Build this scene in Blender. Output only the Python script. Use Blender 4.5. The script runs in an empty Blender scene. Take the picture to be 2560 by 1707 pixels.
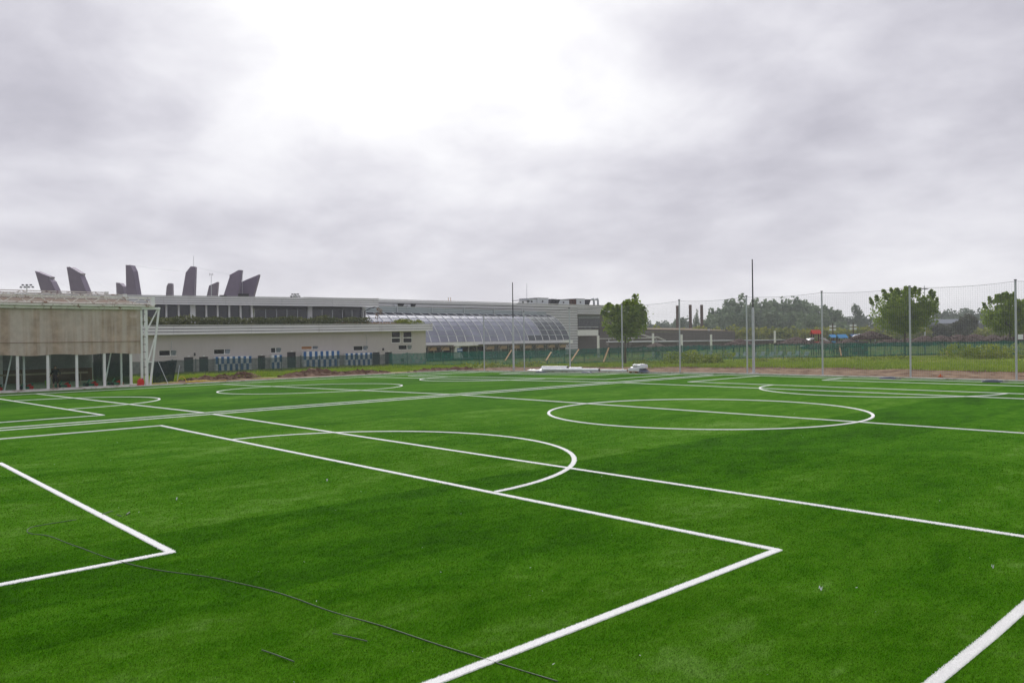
import bpy, math, random
import numpy as np
from mathutils import Vector, Matrix, noise as mnoise

random.seed(7)
rng = np.random.default_rng(7)
SC = bpy.context.scene
COL = SC.collection

# ------------------------------------------------------------------ camera
CH = 2.95                                   # height of the lens above the turf
FPX, PITCH, ROLL, YAW = 1967.0, -0.003833, -0.014536, -0.82162
_c, _s = math.cos(YAW), math.sin(YAW)
_rh, _fh, _z = Vector((_c, -_s, 0)), Vector((_s, _c, 0)), Vector((0, 0, 1))
_cp, _sp = math.cos(PITCH), math.sin(PITCH)
FWD = _cp * _fh + _sp * _z
_u = -_sp * _fh + _cp * _z
_cr, _sr = math.cos(ROLL), math.sin(ROLL)
RGT = _cr * _rh + _sr * _u
UPV = -_sr * _rh + _cr * _u
CAM = Vector((0, 0, CH))
cd = bpy.data.cameras.new('camera')
cam = bpy.data.objects.new('camera', cd); COL.objects.link(cam)
cd.sensor_width = 36.0; cd.lens = FPX * 36 / 2560
cd.clip_start = 0.1; cd.clip_end = 6000
cam.matrix_world = Matrix(((RGT.x, UPV.x, -FWD.x, 0), (RGT.y, UPV.y, -FWD.y, 0), (RGT.z, UPV.z, -FWD.z, CH), (0, 0, 0, 1)))
SC.camera = cam

def ray(px, py):
    return FWD + RGT * ((px - 1280) / FPX) + UPV * ((853.5 - py) / FPX)
def atx(px, py, X):
    d = ray(px, py); return CAM + d * (X / d.x)
def aty(px, py, Y):
    d = ray(px, py); return CAM + d * (Y / d.y)
def atz(px, py, Z):
    d = ray(px, py); return CAM + d * ((Z - CH) / d.z)
def atd(px, py, D):
    return CAM + ray(px, py) * D

# ------------------------------------------------------------------ node helper
class NT:
    def __init__(self, tree):
        self.t = tree; self.n = tree.nodes; self.l = tree.links
    def put(self, sock, v):
        if isinstance(v, bpy.types.NodeSocket): self.l.new(v, sock)
        elif v is not None:
            if isinstance(v, (tuple, list)) and sock.type == 'RGBA' and len(v) == 3: v = (*v, 1)
            sock.default_value = v
    def math(self, op, a, b=None, c=None, clamp=False):
        n = self.n.new('ShaderNodeMath'); n.operation = op; n.use_clamp = clamp
        for s, v in zip(n.inputs, (a, b, c)):
            if v is not None: self.put(s, v)
        return n.outputs[0]
    def vmath(self, op, a, b=None):
        n = self.n.new('ShaderNodeVectorMath'); n.operation = op
        self.put(n.inputs[0], a)
        if b is not None: self.put(n.inputs[3] if op == 'SCALE' else n.inputs[1], b)
        return n.outputs['Value'] if op in ('DOT_PRODUCT', 'LENGTH') else n.outputs[0]
    def noise(self, vec, scale, detail=3, rough=.5, dist=0, out=0):
        n = self.n.new('ShaderNodeTexNoise')
        if vec is not None: self.l.new(vec, n.inputs['Vector'])
        n.inputs['Scale'].default_value = scale; n.inputs['Detail'].default_value = detail
        n.inputs['Roughness'].default_value = rough; n.inputs['Distortion'].default_value = dist
        return n.outputs[out]
    def mapr(self, v, a, b, c=0., d=1., smooth=False):
        n = self.n.new('ShaderNodeMapRange'); n.clamp = True
        if smooth: n.interpolation_type = 'SMOOTHSTEP'
        for i, x in enumerate((v, a, b, c, d)): self.put(n.inputs[i], x)
        return n.outputs[0]
    def mix(self, f, a, b, mode='MIX'):
        n = self.n.new('ShaderNodeMix'); n.data_type = 'RGBA'; n.blend_type = mode
        self.put(n.inputs[0], f); self.put(n.inputs[6], a); self.put(n.inputs[7], b)
        return n.outputs[2]
    def scale3(self, vec, s):
        n = self.n.new('ShaderNodeMapping'); self.l.new(vec, n.inputs[0]); n.inputs['Scale'].default_value = s
        return n.outputs[0]
    def sep(self, v):
        n = self.n.new('ShaderNodeSeparateXYZ'); self.l.new(v, n.inputs[0]); return n.outputs
    def comb(self, x, y, z):
        n = self.n.new('ShaderNodeCombineXYZ')
        for s, v in zip(n.inputs, (x, y, z)): self.put(s, v)
        return n.outputs[0]

# ------------------------------------------------------------------ sky and sun
SKY_OFF = (17.5, 31.5, 0.)
SUN_AZ, SUN_EL = -0.07, math.radians(40)     # azimuth relative to the view, a little left of centre, behind the clouds
_sd = (_fh * math.cos(SUN_AZ) + _rh * math.sin(SUN_AZ)) * math.cos(SUN_EL) + _z * math.sin(SUN_EL)
SUN_DIR = _sd.normalized()
W = bpy.data.worlds.new('World'); SC.world = W; W.use_nodes = True
w = NT(W.node_tree); w.n.clear()
out = w.n.new('ShaderNodeOutputWorld'); bg = w.n.new('ShaderNodeBackground')
w.l.new(bg.outputs[0], out.inputs[0])
tc = w.n.new('ShaderNodeTexCoord').outputs['Generated']
dirn = w.vmath('NORMALIZE', tc)
sx = w.sep(dirn)
zc = w.math('MAXIMUM', sx[2], 0.0)
den = w.math('ADD', zc, 0.30)
uv = w.comb(w.math('DIVIDE', sx[0], den), w.math('DIVIDE', sx[1], den), 3.7)
# a flat deck seen from below: soft large masses with wispier edges
off = w.vmath('ADD', uv, SKY_OFF)
big = w.noise(off, 1.0, 3, .5, .35)
mid = w.noise(off, 2.8, 6, .55, .3)
fine = w.noise(off, 8.0, 6, .6, .2)
c = w.math('ADD', w.math('ADD', w.math('MULTIPLY', big, .60), w.math('MULTIPLY', mid, .30)), w.math('MULTIPLY', fine, .10))
c = w.mapr(c, .33, .67, 0, 1, True)
dot = w.math('MAXIMUM', w.vmath('DOT_PRODUCT', dirn, tuple(SUN_DIR)), 0.0)
glow = w.math('POWER', dot, 10.0)
core = w.math('POWER', dot, 32.0)
lum = w.mapr(c, 0, 1, .295, .62)
lum = w.math('ADD', lum, w.math('MULTIPLY', w.math('MULTIPLY', glow, .40), w.mapr(c, 0, 1, .78, 1.0)))
lum = w.math('ADD', lum, w.math('MULTIPLY', core, 1.1))
hor = w.math('POWER', 2.718, w.math('MULTIPLY', zc, -12.0))
lum = w.math('ADD', w.math('MULTIPLY', lum, w.math('SUBTRACT', 1.0, w.math('MULTIPLY', hor, .75))), w.math('MULTIPLY', hor, .75 * .88))
tint = w.mix(w.mapr(lum, .38, .80), (.965, .94, 1.07), (1.0, .998, 1.01))
cloudcol = w.vmath('SCALE', tint, lum)
sky = w.n.new('ShaderNodeTexSky'); sky.sky_type = 'NISHITA'; sky.sun_disc = False
sky.sun_elevation = SUN_EL; sky.sun_rotation = math.atan2(SUN_DIR.x, SUN_DIR.y)
skyc = w.vmath('SCALE', sky.outputs[0], .08)
skymix = w.mix(.97, skyc, cloudcol)
w.l.new(skymix, bg.inputs[0]); bg.inputs[1].default_value = 1.0
sl = bpy.data.lights.new('sun', 'SUN'); sl.energy = 1.5; sl.angle = math.radians(25); sl.color = (1, .975, .94)
so = bpy.data.objects.new('sun', sl); COL.objects.link(so)
so.rotation_euler = SUN_DIR.to_track_quat('Z', 'Y').to_euler(); so.location = (0, 0, 60)
SC.view_settings.view_transform = 'Standard'; SC.view_settings.look = 'None'
SC.view_settings.exposure = 0.45; SC.view_settings.gamma = 1
SC.render.engine = 'CYCLES'
SC.cycles.max_bounces = 6; SC.cycles.transparent_max_bounces = 24

# ------------------------------------------------------------------ materials
MATS = {}
def base_mat(name):
    m = bpy.data.materials.new(name); m.use_nodes = True
    t = NT(m.node_tree); p = m.node_tree.nodes['Principled BSDF']
    MATS[name] = m
    return m, t, p
def mat(name, col, rough=.6, metal=0., var=.18, scale=1.5, bump=0., bscale=30., spec=.3, stain=None, stretch=(1, 1, 1)):
    """plain surface with grain, blotches and optional stains of a second colour"""
    m, t, p = base_mat(name)
    pos = t.n.new('ShaderNodeNewGeometry').outputs['Position']
    sp_ = t.scale3(pos, stretch)
    n1 = t.noise(sp_, scale, 5, .6); n2 = t.noise(sp_, scale * 9, 3, .6)
    f = t.math('ADD', t.math('MULTIPLY', n1, .65), t.math('MULTIPLY', n2, .35))
    k = t.mapr(f, .3, .7, 1 - var, 1 + var)
    cc = t.vmath('SCALE', tuple(col), k)
    if stain:
        sc_, sscale, lo, hi = stain
        sm = t.mapr(t.noise(sp_, sscale, 6, .62), lo, hi)
        cc = t.mix(sm, cc, sc_)
    t.l.new(cc, p.inputs['Base Color'])
    t.put(p.inputs['Roughness'], t.mapr(n2, .3, .7, max(.02, rough - .08), min(1, rough + .08)))
    p.inputs['Metallic'].default_value = metal
    p.inputs['Specular IOR Level'].default_value = spec
    if bump:
        b = t.n.new('ShaderNodeBump'); b.inputs['Strength'].default_value = bump; b.inputs['Distance'].default_value = .02
        t.l.new(t.noise(pos, bscale, 4, .6), b.inputs['Height']); t.l.new(b.outputs[0], p.inputs['Normal'])
    return m
def mesh_mat(name, col, cover, streak=None, sscale=1.):
    """woven screen: a share of the light goes straight through the holes"""
    m, t, p = base_mat(name)
    pos = t.n.new('ShaderNodeNewGeometry').outputs['Position']
    k = t.mapr(t.noise(pos, 1.3, 5, .6), .3, .7, .75, 1.25)
    cc = t.vmath('SCALE', tuple(col), k)
    fac = cover
    if streak:
        sv = t.scale3(pos, (0.2, 1.3, .045))
        s1 = t.mapr(t.noise(sv, 1.6 * sscale, 4, .6), .42, .62)
        cc = t.mix(s1, cc, streak)
        s2 = t.mapr(t.noise(t.scale3(pos, (1, 1, .5)), .7, 5, .65), .5, .72)
        cc = t.mix(t.math('MULTIPLY', s2, .45), cc, (.36, .265, .18))
    t.l.new(cc, p.inputs['Base Color']); p.inputs['Roughness'].default_value = .85
    p.inputs['Specular IOR Level'].default_value = .1
    tr = t.n.new('ShaderNodeBsdfTransparent'); mx = t.n.new('ShaderNodeMixShader')
    fn = t.mapr(t.noise(pos, 2.2, 4, .6), .3, .7, cover - .08, cover + .08)
    t.l.new(fn, mx.inputs[0]); t.l.new(tr.outputs[0], mx.inputs[1]); t.l.new(p.outputs[0], mx.inputs[2])
    o = [n for n in t.n if n.type == 'OUTPUT_MATERIAL'][0]
    t.l.new(mx.outputs[0], o.inputs[0])
    return m
def glass_mat(name, tint, clear, rough=.04, spec=.8):
    """thin pane: part see-through, part mirror, tinted"""
    m, t, p = base_mat(name)
    p.inputs['Base Color'].default_value = (*tint, 1); p.inputs['Roughness'].default_value = rough
    p.inputs['Specular IOR Level'].default_value = spec
    pos = t.n.new('ShaderNodeNewGeometry').outputs['Position']
    cc = t.vmath('SCALE', tuple(tint), t.mapr(t.noise(pos, .9, 4, .6), .3, .7, .8, 1.2))
    t.l.new(cc, p.inputs['Base Color'])
    if clear > 0:
        tr = t.n.new('ShaderNodeBsdfTransparent'); tr.inputs[0].default_value = (.93, .97, .955, 1)
        mx = t.n.new('ShaderNodeMixShader'); mx.inputs[0].default_value = 1 - clear
        t.l.new(tr.outputs[0], mx.inputs[1]); t.l.new(p.outputs[0], mx.inputs[2])
        o = [n for n in t.n if n.type == 'OUTPUT_MATERIAL'][0]
        t.l.new(mx.outputs[0], o.inputs[0])
    return m
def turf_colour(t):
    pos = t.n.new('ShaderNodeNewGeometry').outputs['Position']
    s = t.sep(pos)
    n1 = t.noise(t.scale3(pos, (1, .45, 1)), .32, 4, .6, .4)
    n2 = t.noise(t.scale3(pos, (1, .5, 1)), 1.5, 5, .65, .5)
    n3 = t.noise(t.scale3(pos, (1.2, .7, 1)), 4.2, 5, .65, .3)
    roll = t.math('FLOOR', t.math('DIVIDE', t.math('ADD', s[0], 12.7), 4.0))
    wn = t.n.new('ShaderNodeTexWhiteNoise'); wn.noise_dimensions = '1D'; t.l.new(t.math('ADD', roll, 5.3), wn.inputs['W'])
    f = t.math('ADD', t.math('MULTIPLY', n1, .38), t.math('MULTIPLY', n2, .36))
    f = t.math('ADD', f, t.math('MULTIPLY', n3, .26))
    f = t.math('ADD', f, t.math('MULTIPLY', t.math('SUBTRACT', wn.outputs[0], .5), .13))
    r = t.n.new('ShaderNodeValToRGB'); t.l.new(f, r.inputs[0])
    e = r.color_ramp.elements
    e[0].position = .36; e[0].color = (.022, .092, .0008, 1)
    e[1].position = .70; e[1].color = (.150, .290, .050, 1)  # pale tone paints the sheen of leaning pile into the colour
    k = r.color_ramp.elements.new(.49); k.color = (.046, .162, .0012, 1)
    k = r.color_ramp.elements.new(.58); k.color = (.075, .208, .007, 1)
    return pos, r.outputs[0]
def make_turf(name, bright, fine, blade=False):
    m, t, p = base_mat(name)
    pos, cc = turf_colour(t)
    fn = t.noise(pos, fine, 3, .7)
    cc = t.vmath('SCALE', cc, t.mapr(fn, .3, .7, bright * .62, bright * 1.38))
    if blade:
        at_ = t.n.new('ShaderNodeAttribute'); at_.attribute_name = 'tone'
        cc = t.vmath('SCALE', cc, t.mapr(at_.outputs['Fac'], 0, 1, .35, 1.65))
        tl = t.n.new('ShaderNodeBsdfTranslucent'); t.l.new(cc, tl.inputs[0]); mx = t.n.new('ShaderNodeMixShader'); mx.inputs[0].default_value = .35
        t.l.new(p.outputs[0], mx.inputs[1]); t.l.new(tl.outputs[0], mx.inputs[2]); t.l.new(mx.outputs[0], [n for n in t.n if n.type == 'OUTPUT_MATERIAL'][0].inputs[0])
    t.l.new(cc, p.inputs['Base Color'])
    p.inputs['Roughness'].default_value = .9; p.inputs['Specular IOR Level'].default_value = .015
    b = t.n.new('ShaderNodeBump'); b.inputs['Strength'].default_value = .6; b.inputs['Distance'].default_value = .02
    t.l.new(t.noise(pos, 55, 3, .7), b.inputs['Height']); t.l.new(b.outputs[0], p.inputs['Normal'])
    return m
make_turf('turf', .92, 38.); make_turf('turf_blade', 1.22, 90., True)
mat('line_white', (.88, .88, .87), .8, var=.06, scale=3, spec=.1, stain=((.78, .80, .74), 5., .60, .8))
m, t, p = base_mat('line_blade')
tl = t.n.new('ShaderNodeBsdfTranslucent'); tl.inputs[0].default_value = (.95, .95, .94, 1); mx = t.n.new('ShaderNodeMixShader'); mx.inputs[0].default_value = .5
p.inputs['Base Color'].default_value = (.95, .95, .94, 1); p.inputs['Roughness'].default_value = .7; p.inputs['Specular IOR Level'].default_value = .1
t.l.new(p.outputs[0], mx.inputs[1]); t.l.new(tl.outputs[0], mx.inputs[2]); t.l.new(mx.outputs[0], [n for n in t.n if n.type == 'OUTPUT_MATERIAL'][0].inputs[0])
mat('kerb', (.72, .70, .67), .9, var=.14, scale=2, bump=.3, stain=((.30, .22, .16), 1.2, .52, .7))
mat('white_paint', (.80, .81, .80), .5, var=.06, scale=2, stain=((.42, .40, .36), 1.4, .60, .75))
mat('white_rusty', (.76, .74, .68), .6, var=.12, scale=2, stain=((.20, .085, .03), 2.6, .54, .68))
mat('rust_sheet', (.15, .115, .08), .8, var=.3, scale=1.5, stain=((.13, .055, .025), 1.6, .48, .62))
mat('galv', (.56, .59, .62), .45, .35, var=.10, scale=3)
mat('dark_steel', (.035, .035, .04), .5, .3, var=.2)
mat('black', (.012, .012, .014), .6, var=.2)
mat('plaster', (.52, .485, .48), .9, var=.07, scale=.5, bump=.15, bscale=8, stain=((.44, .415, .40), .5, .55, .8), stretch=(1, 1, .35))
mat('fascia', (.70, .70, .71), .5, .25, var=.05, scale=.6, stain=((.50, .49, .48), .5, .58, .8), stretch=(1, 1, .3))
mat('fascia_dark', (.11, .11, .12), .6, .2)
mat('cladding', (.55, .555, .565), .45, .3, var=.06, scale=.5)
mat('clad_gap', (.22, .22, .23), .6, .2)
mat('cladding_teal', (.40, .46, .48), .45, .3, var=.06, scale=.5)
mat('wood_clad', (.115, .096, .090), .8, var=.25, scale=2, stretch=(1, .3, 6))
mat('fin', (.20, .165, .235), .65, .2, var=.10, scale=.8)
mat('fin_light', (.17, .165, .19), .6, .2, var=.08, scale=.8)
mat('soil', (.115, .058, .032), .95, var=.45, scale=1.6, bump=1., bscale=9, stain=((.30, .20, .13), .9, .56, .72))
mat('vault_shade', (.07, .07, .085), .9, spec=.05)  # top vault row: the parapet's dark reflection is put into the colour
mat('blue_door', (.015, .12, .34), .45, var=.1)
mat('white_door', (.74, .76, .78), .5, var=.06)
mat('orange_wood', (.34, .155, .055), .6, var=.2)
mat('post_green', (.012, .055, .042), .6)
mat('plank', (.50, .32, .17), .8, var=.2, scale=3)
mat('far_roof', (.17, .19, .23), .7)
mat('rust_post', (.09, .04, .028), .8, var=.35, scale=2)
mat('bark', (.11, .085, .065), .9, var=.35, scale=6, bump=.6)
mat('thatch', (.085, .055, .046), .95, var=.5, scale=5, bump=1., bscale=20)
mat('tan_fabric', (.52, .36, .25), .8, var=.08)
mat('roof_felt', (.16, .15, .14), .9, var=.2)
mat('dry_roof', (.20, .145, .09), .95, var=.3, scale=1.2)
mat('sheet_plastic', (.74, .75, .78), .3, var=.06, scale=4, spec=.5)
mat('grey_plastic', (.12, .14, .18), .5, var=.25, scale=6)
mat('red_plastic', (.62, .030, .018), .45, var=.08)
mat('red_roof', (.66, .055, .03), .5, var=.08)
mat('blue_roof', (.10, .36, .68), .5, var=.06)
mat('navy_roof', (.05, .13, .30), .5, var=.06)
mat('yellow_hose', (.62, .45, .03), .5, var=.12)
mat('orange', (.65, .14, .03), .6)
mat('green_plastic', (.015, .19, .11), .5, var=.15)
mat('lime', (.25, .46, .06), .5)
mat('beige_rail', (.45, .38, .26), .7)
mat('hall_floor', (.27, .38, .23), .85, var=.15, scale=.8)
mat('hall_wall', (.36, .39, .36), .85, var=.25, scale=.6)
mat('wood_base', (.21, .13, .075), .7, var=.2)
mat('rope', (.34, .37, .36), .8, var=.1)
mat('cable_dark', (.06, .06, .065), .6)
mat('hose', (.085, .115, .070), .5, var=.3)
mat('skin', (.42, .24, .17), .6, var=.05)
mat('cloth_black', (.010, .010, .012), .9, var=.3)
mat('cloth_maroon', (.030, .010, .014), .9, var=.3)
mat('shoe', (.55, .56, .55), .7)
mat('lounger_white', (.62, .66, .68), .5, var=.05)
mesh_mat('shade_green', (.020, .160, .122), .72)
mesh_mat('shade_dark', (.040, .080, .076), .66)
mesh_mat('shade_black', (.012, .030, .030), .90)
mesh_mat('curtain', (.47, .365, .285), .94, streak=(.58, .505, .44))
glass_mat('hall_glass', (.02, .05, .042), .90)
glass_mat('dark_glass', (.013, .017, .026), 0, .04, .5)
glass_mat('window_pane', (.006, .007, .009), 0, .12, .25)
glass_mat('sky_pane', (.20, .24, .29), 0, .12)  # reflected sky painted in as the pane's base colour
glass_mat('vault_dark', (.035, .045, .06), .0, .08)  # opaque dark panes of the right-hand vault columns
m, t, p = base_mat('vault_pane')
pos = t.n.new('ShaderNodeNewGeometry').outputs['Position']
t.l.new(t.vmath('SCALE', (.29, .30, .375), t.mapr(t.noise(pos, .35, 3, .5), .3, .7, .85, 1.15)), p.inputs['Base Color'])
p.inputs['Roughness'].default_value = .38; p.inputs['Metallic'].default_value = .0; p.inputs['Specular IOR Level'].default_value = .15
def leaf_mat(name, c0, c1, scale=1.2, trans=.25):
    m, t, p = base_mat(name)
    pos = t.n.new('ShaderNodeNewGeometry').outputs['Position']
    f = t.math('ADD', t.math('MULTIPLY', t.noise(pos, scale, 4, .6), .6), t.math('MULTIPLY', t.noise(pos, scale * 8, 2, .5), .4))
    cc = t.mix(t.mapr(f, .34, .66), c0, c1)
    t.l.new(cc, p.inputs['Base Color']); p.inputs['Roughness'].default_value = .6; p.inputs['Specular IOR Level'].default_value = .2
    tl = t.n.new('ShaderNodeBsdfTranslucent'); t.l.new(cc, tl.inputs[0])
    mx = t.n.new('ShaderNodeMixShader'); mx.inputs[0].default_value = trans
    t.l.new(p.outputs[0], mx.inputs[1]); t.l.new(tl.outputs[0], mx.inputs[2])
    o = [n for n in t.n if n.type == 'OUTPUT_MATERIAL'][0]; t.l.new(mx.outputs[0], o.inputs[0])
    return m
leaf_mat('leaf_plane', (.085, .175, .014), (.36, .46, .050), 1.2, .5)
leaf_mat('leaf_yellowgreen', (.10, .18, .016), (.36, .40, .035), .5)
leaf_mat('leaf_wood', (.12, .185, .105), (.25, .32, .17), .12)
leaf_mat('leaf_far', (.12, .17, .12), (.22, .27, .17), .1)
leaf_mat('leaf_bush', (.11, .18, .03), (.46, .45, .045), .16)
leaf_mat('leaf_purple', (0.070, 0.062, 0.054), (0.116, 0.132, 0.070), .3)
leaf_mat('juniper', (0.054, 0.085, 0.031), (0.178, 0.186, 0.062), .6)
leaf_mat('dry_plant', (0.202, 0.109, 0.062), (0.310, 0.225, 0.116), 1.)
leaf_mat('juniper_bright', (0.109, 0.155, 0.019), (0.341, 0.372, 0.046), 1.2)
leaf_mat('grass_blade', (.12, .22, .014), (.36, .46, .035), .35)
# ground: rough grass with a strip of dug earth along the two kerbs
m, t, p = base_mat('ground')
pos = t.n.new('ShaderNodeNewGeometry').outputs['Position']; s = t.sep(pos)
nz = t.noise(pos, .45, 5, .6); nf = t.noise(pos, 4.0, 5, .65); nl = t.noise(pos, .07, 3, .5)
wob = t.math('MULTIPLY', t.math('SUBTRACT', nz, .5), 9.0)
back = t.mapr(t.math('ADD', s[1], wob), 67.0, 69.0, 1, 0, True)
left = t.mapr(t.math('ADD', s[0], wob), -74.5, -72.0, 0, 1, True)
dug = t.math('MULTIPLY', back, left)
grass = t.mix(t.mapr(nf, .3, .7), (.11, .19, .012), (.30, .36, .035))
grass = t.mix(t.mapr(nl, .45, .65), grass, (.24, .20, .05))
earth = t.mix(t.mapr(t.noise(pos, 1.1, 6, .65), .36, .64), (.105, .054, .028), (.37, .265, .175))
earth = t.mix(t.mapr(nf, .55, .75), earth, (.085, .042, .025))
cut = t.math('MULTIPLY', t.mapr(t.math('ADD', s[1], wob), 62.5, 66.5, 0, 1, True), t.mapr(nz, .35, .55, .5, 1))
earth = t.mix(cut, earth, (.095, .046, .026))
t.l.new(t.mix(dug, grass, earth), p.inputs['Base Color'])
p.inputs['Roughness'].default_value = .95; p.inputs['Specular IOR Level'].default_value = .1
b = t.n.new('ShaderNodeBump'); b.inputs['Strength'].default_value = 1.; b.inputs['Distance'].default_value = .08
t.l.new(nf, b.inputs['Height']); t.l.new(b.outputs[0], p.inputs['Normal'])

# ------------------------------------------------------------------ mesh helper
ORG = {}
def V(*a): return Vector(a)
class MB:
    def __init__(self): self.v = []; self.f = []; self.mi = []; self.cur = 0
    def add(self, vs, fs):
        o = len(self.v); self.v += [tuple(x) for x in vs]
        for f in fs: self.f.append(tuple(i + o for i in f)); self.mi.append(self.cur)
        return self
    def box(self, a, b):
        (x0, y0, z0), (x1, y1, z1) = a, b
        x0, x1 = sorted((x0, x1)); y0, y1 = sorted((y0, y1)); z0, z1 = sorted((z0, z1))
        return self.hexa([(x0, y0, z0), (x1, y0, z0), (x1, y1, z0), (x0, y1, z0), (x0, y0, z1), (x1, y0, z1), (x1, y1, z1), (x0, y1, z1)])
    def hexa(self, p):
        return self.add(p, [(3, 2, 1, 0), (4, 5, 6, 7), (0, 1, 5, 4), (1, 2, 6, 5), (2, 3, 7, 6), (3, 0, 4, 7)])
    def quad(self, *p): return self.add(p, [tuple(range(len(p)))])
    def beam(self, a, b, wd, ht=None, up=None):
        """rectangular bar from a to b"""
        a = Vector(a); b = Vector(b); d = (b - a).normalized(); ht = ht or wd
        u = Vector(up) if up else (V(0, 0, 1) if abs(d.z) < .9 else V(0, 1, 0))
        s = d.cross(u).normalized() * wd / 2; u = s.cross(d).normalized() * ht / 2
        return self.hexa([a - s - u, a + s - u, a + s + u, a - s + u, b - s - u, b + s - u, b + s + u, b - s + u])
    def tube(self, pts, r, n=8, cap=True):
        pts = [Vector(q) for q in pts]; rs = r if isinstance(r, (list, tuple)) else [r] * len(pts)
        vs = []; fs = []; prev = None
        for i, q in enumerate(pts):
            d = (pts[min(i + 1, len(pts) - 1)] - pts[max(i - 1, 0)]).normalized()
            if prev is None: prev = d.orthogonal().normalized()
            s = (prev - d * prev.dot(d)).normalized(); prev = s; t_ = d.cross(s)
            for k in range(n):
                an = 2 * math.pi * k / n; vs.append(q + (s * math.cos(an) + t_ * math.sin(an)) * rs[i])
        for i in range(len(pts) - 1):
            for k in range(n):
                fs.append((i * n + k, i * n + (k + 1) % n, (i + 1) * n + (k + 1) % n, (i + 1) * n + k))
        if cap: fs += [tuple(range(n))[::-1], tuple(range((len(pts) - 1) * n, len(pts) * n))]
        return self.add(vs, fs)
    def prism(self, poly, off):
        """polygon (3-D points) extruded along off"""
        n = len(poly); off = Vector(off); vs = [Vector(q) for q in poly] + [Vector(q) + off for q in poly]
        return self.add(vs, [tuple(range(n)), tuple(range(n, 2 * n))[::-1]] + [(i, (i + 1) % n + 0, (i + 1) % n + n, i + n)[::-1] for i in range(n)])
    def build(self, name, mats, parent=None, smooth=False, origin=None):
        o3 = ORG[parent.name] if parent else (Vector(origin) if origin else V(0, 0, 0))
        me = bpy.data.meshes.new(name)
        me.from_pydata([(x - o3.x, y - o3.y, z - o3.z) for x, y, z in self.v], [], self.f)
        for mm in ([mats] if isinstance(mats, str) else mats): me.materials.append(MATS[mm])
        if not isinstance(mats, str): me.polygons.foreach_set('material_index', self.mi)
        if smooth: me.polygons.foreach_set('use_smooth', [True] * len(me.polygons))
        ob = bpy.data.objects.new(name, me); COL.objects.link(ob)
        if parent: ob.parent = parent
        else: ob.location = o3
        ORG[ob.name] = o3
        return ob
def tag(o, label, cat=None, group=None, kind=None):
    if label: o['label'] = label
    if cat: o['category'] = cat
    if group: o['group'] = group
    if kind: o['kind'] = kind
    return o
def thing(name, label, cat, loc, group=None):
    o = bpy.data.objects.new(name, None); COL.objects.link(o); o.location = loc; o.empty_display_size = .3
    ORG[o.name] = Vector(loc); return tag(o, label, cat, group)
def B(name, a, b, mt, parent): return MB().box(a, b).build(name, mt, parent)
def copy_tree(o, delta, parent=None):
    c = o.copy(); COL.objects.link(c)
    if parent: c.parent = parent
    else: c.location = o.location + Vector(delta)
    for ch in o.children: copy_tree(ch, delta, c)
    return c
def np_mesh(name, verts, tris_n, k, mt, parent=None, kind=None):
    """mesh of tris_n separate k-gons, verts in order"""
    me = bpy.data.meshes.new(name)
    o3 = ORG[parent.name] if parent else V(0, 0, 0)
    verts = verts.reshape(-1, 3) - np.array(o3[:])
    me.vertices.add(len(verts)); me.vertices.foreach_set('co', verts.astype(np.float32).ravel())
    me.loops.add(tris_n * k); me.loops.foreach_set('vertex_index', np.arange(tris_n * k, dtype=np.int32))
    me.polygons.add(tris_n); me.polygons.foreach_set('loop_start', np.arange(0, tris_n * k, k, dtype=np.int32))
    me.update(calc_edges=True); me.materials.append(MATS[mt])
    if mt == 'turf_blade':
        at_ = me.attributes.new('tone', 'FLOAT', 'FACE'); at_.data.foreach_set('value', rng.random(tris_n).astype(np.float32))
    ob = bpy.data.objects.new(name, me); COL.objects.link(ob)
    if parent: ob.parent = parent
    ORG[ob.name] = o3
    if kind: ob['kind'] = kind
    return ob

# ------------------------------------------------------------------ ground and turf
RIDGE = -33.1
def zt(x): return 0. if x > RIDGE else .0145 * (x - RIDGE)
def sst(a, b, x):
    q = min(1, max(0, (x - a) / (b - a))); return q * q * (3 - 2 * q)
KX, KY = -67.0, 53.1                         # outer turf edges along the two kerbs
def gz(x, y):
    z = max(zt(x), -.72)
    inside = x > KX + .3 and y < KY - .3
    if inside: return z - .12
    z -= .30 * sst(58, 100, y)
    k = max(sst(KY, KY + 2, y) * (1 - sst(68, 76, y)), sst(-KX, -KX + 2, -x) * (1 - sst(80, 90, -x)))
    n = mnoise.noise(V(x * .35, y * .35, 0)) * .16 + mnoise.noise(V(x * 1.1, y * 1.1, 3)) * .07
    return z + k * (n + .03) - .03
xs = [-3500, -1800, -900, -500, -300, -220, -170, -140, -120] + list(np.arange(-110, -60, .8)) + list(np.arange(-60, 0, 1.0)) + [0, 3, 6, 9, 12, 20, 40, 90, 200, 500, 1200, 3000]
ys = [-3000, -1000, -300, -100, -40, -20, -10, 0, 10] + list(np.arange(16, 72, .8)) + list(np.arange(72, 130, 2.)) + [135, 150, 180, 220, 300, 420, 600, 900, 1500, 3500]
gm = MB(); nx, ny = len(xs), len(ys)
gm.v = [(x, y, gz(x, y)) for y in ys for x in xs]
gm.f = [(j * nx + i, j * nx + i + 1, (j + 1) * nx + i + 1, (j + 1) * nx + i) for j in range(ny - 1) for i in range(nx - 1)]
tag(gm.build('ground', 'ground', smooth=True), 'rough grass and dug brown earth around the turf', kind='structure')

tm = MB()
for a, b in ((KX, RIDGE), (RIDGE, 14.)):
    tm.add([(a, -14, zt(a)), (b, -14, zt(b)), (b, KY, zt(b)), (a, KY, zt(a))], [(0, 1, 2, 3)])
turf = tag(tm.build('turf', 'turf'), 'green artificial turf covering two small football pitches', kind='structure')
ORG['turf'] = V(0, 0, 0)

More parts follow.
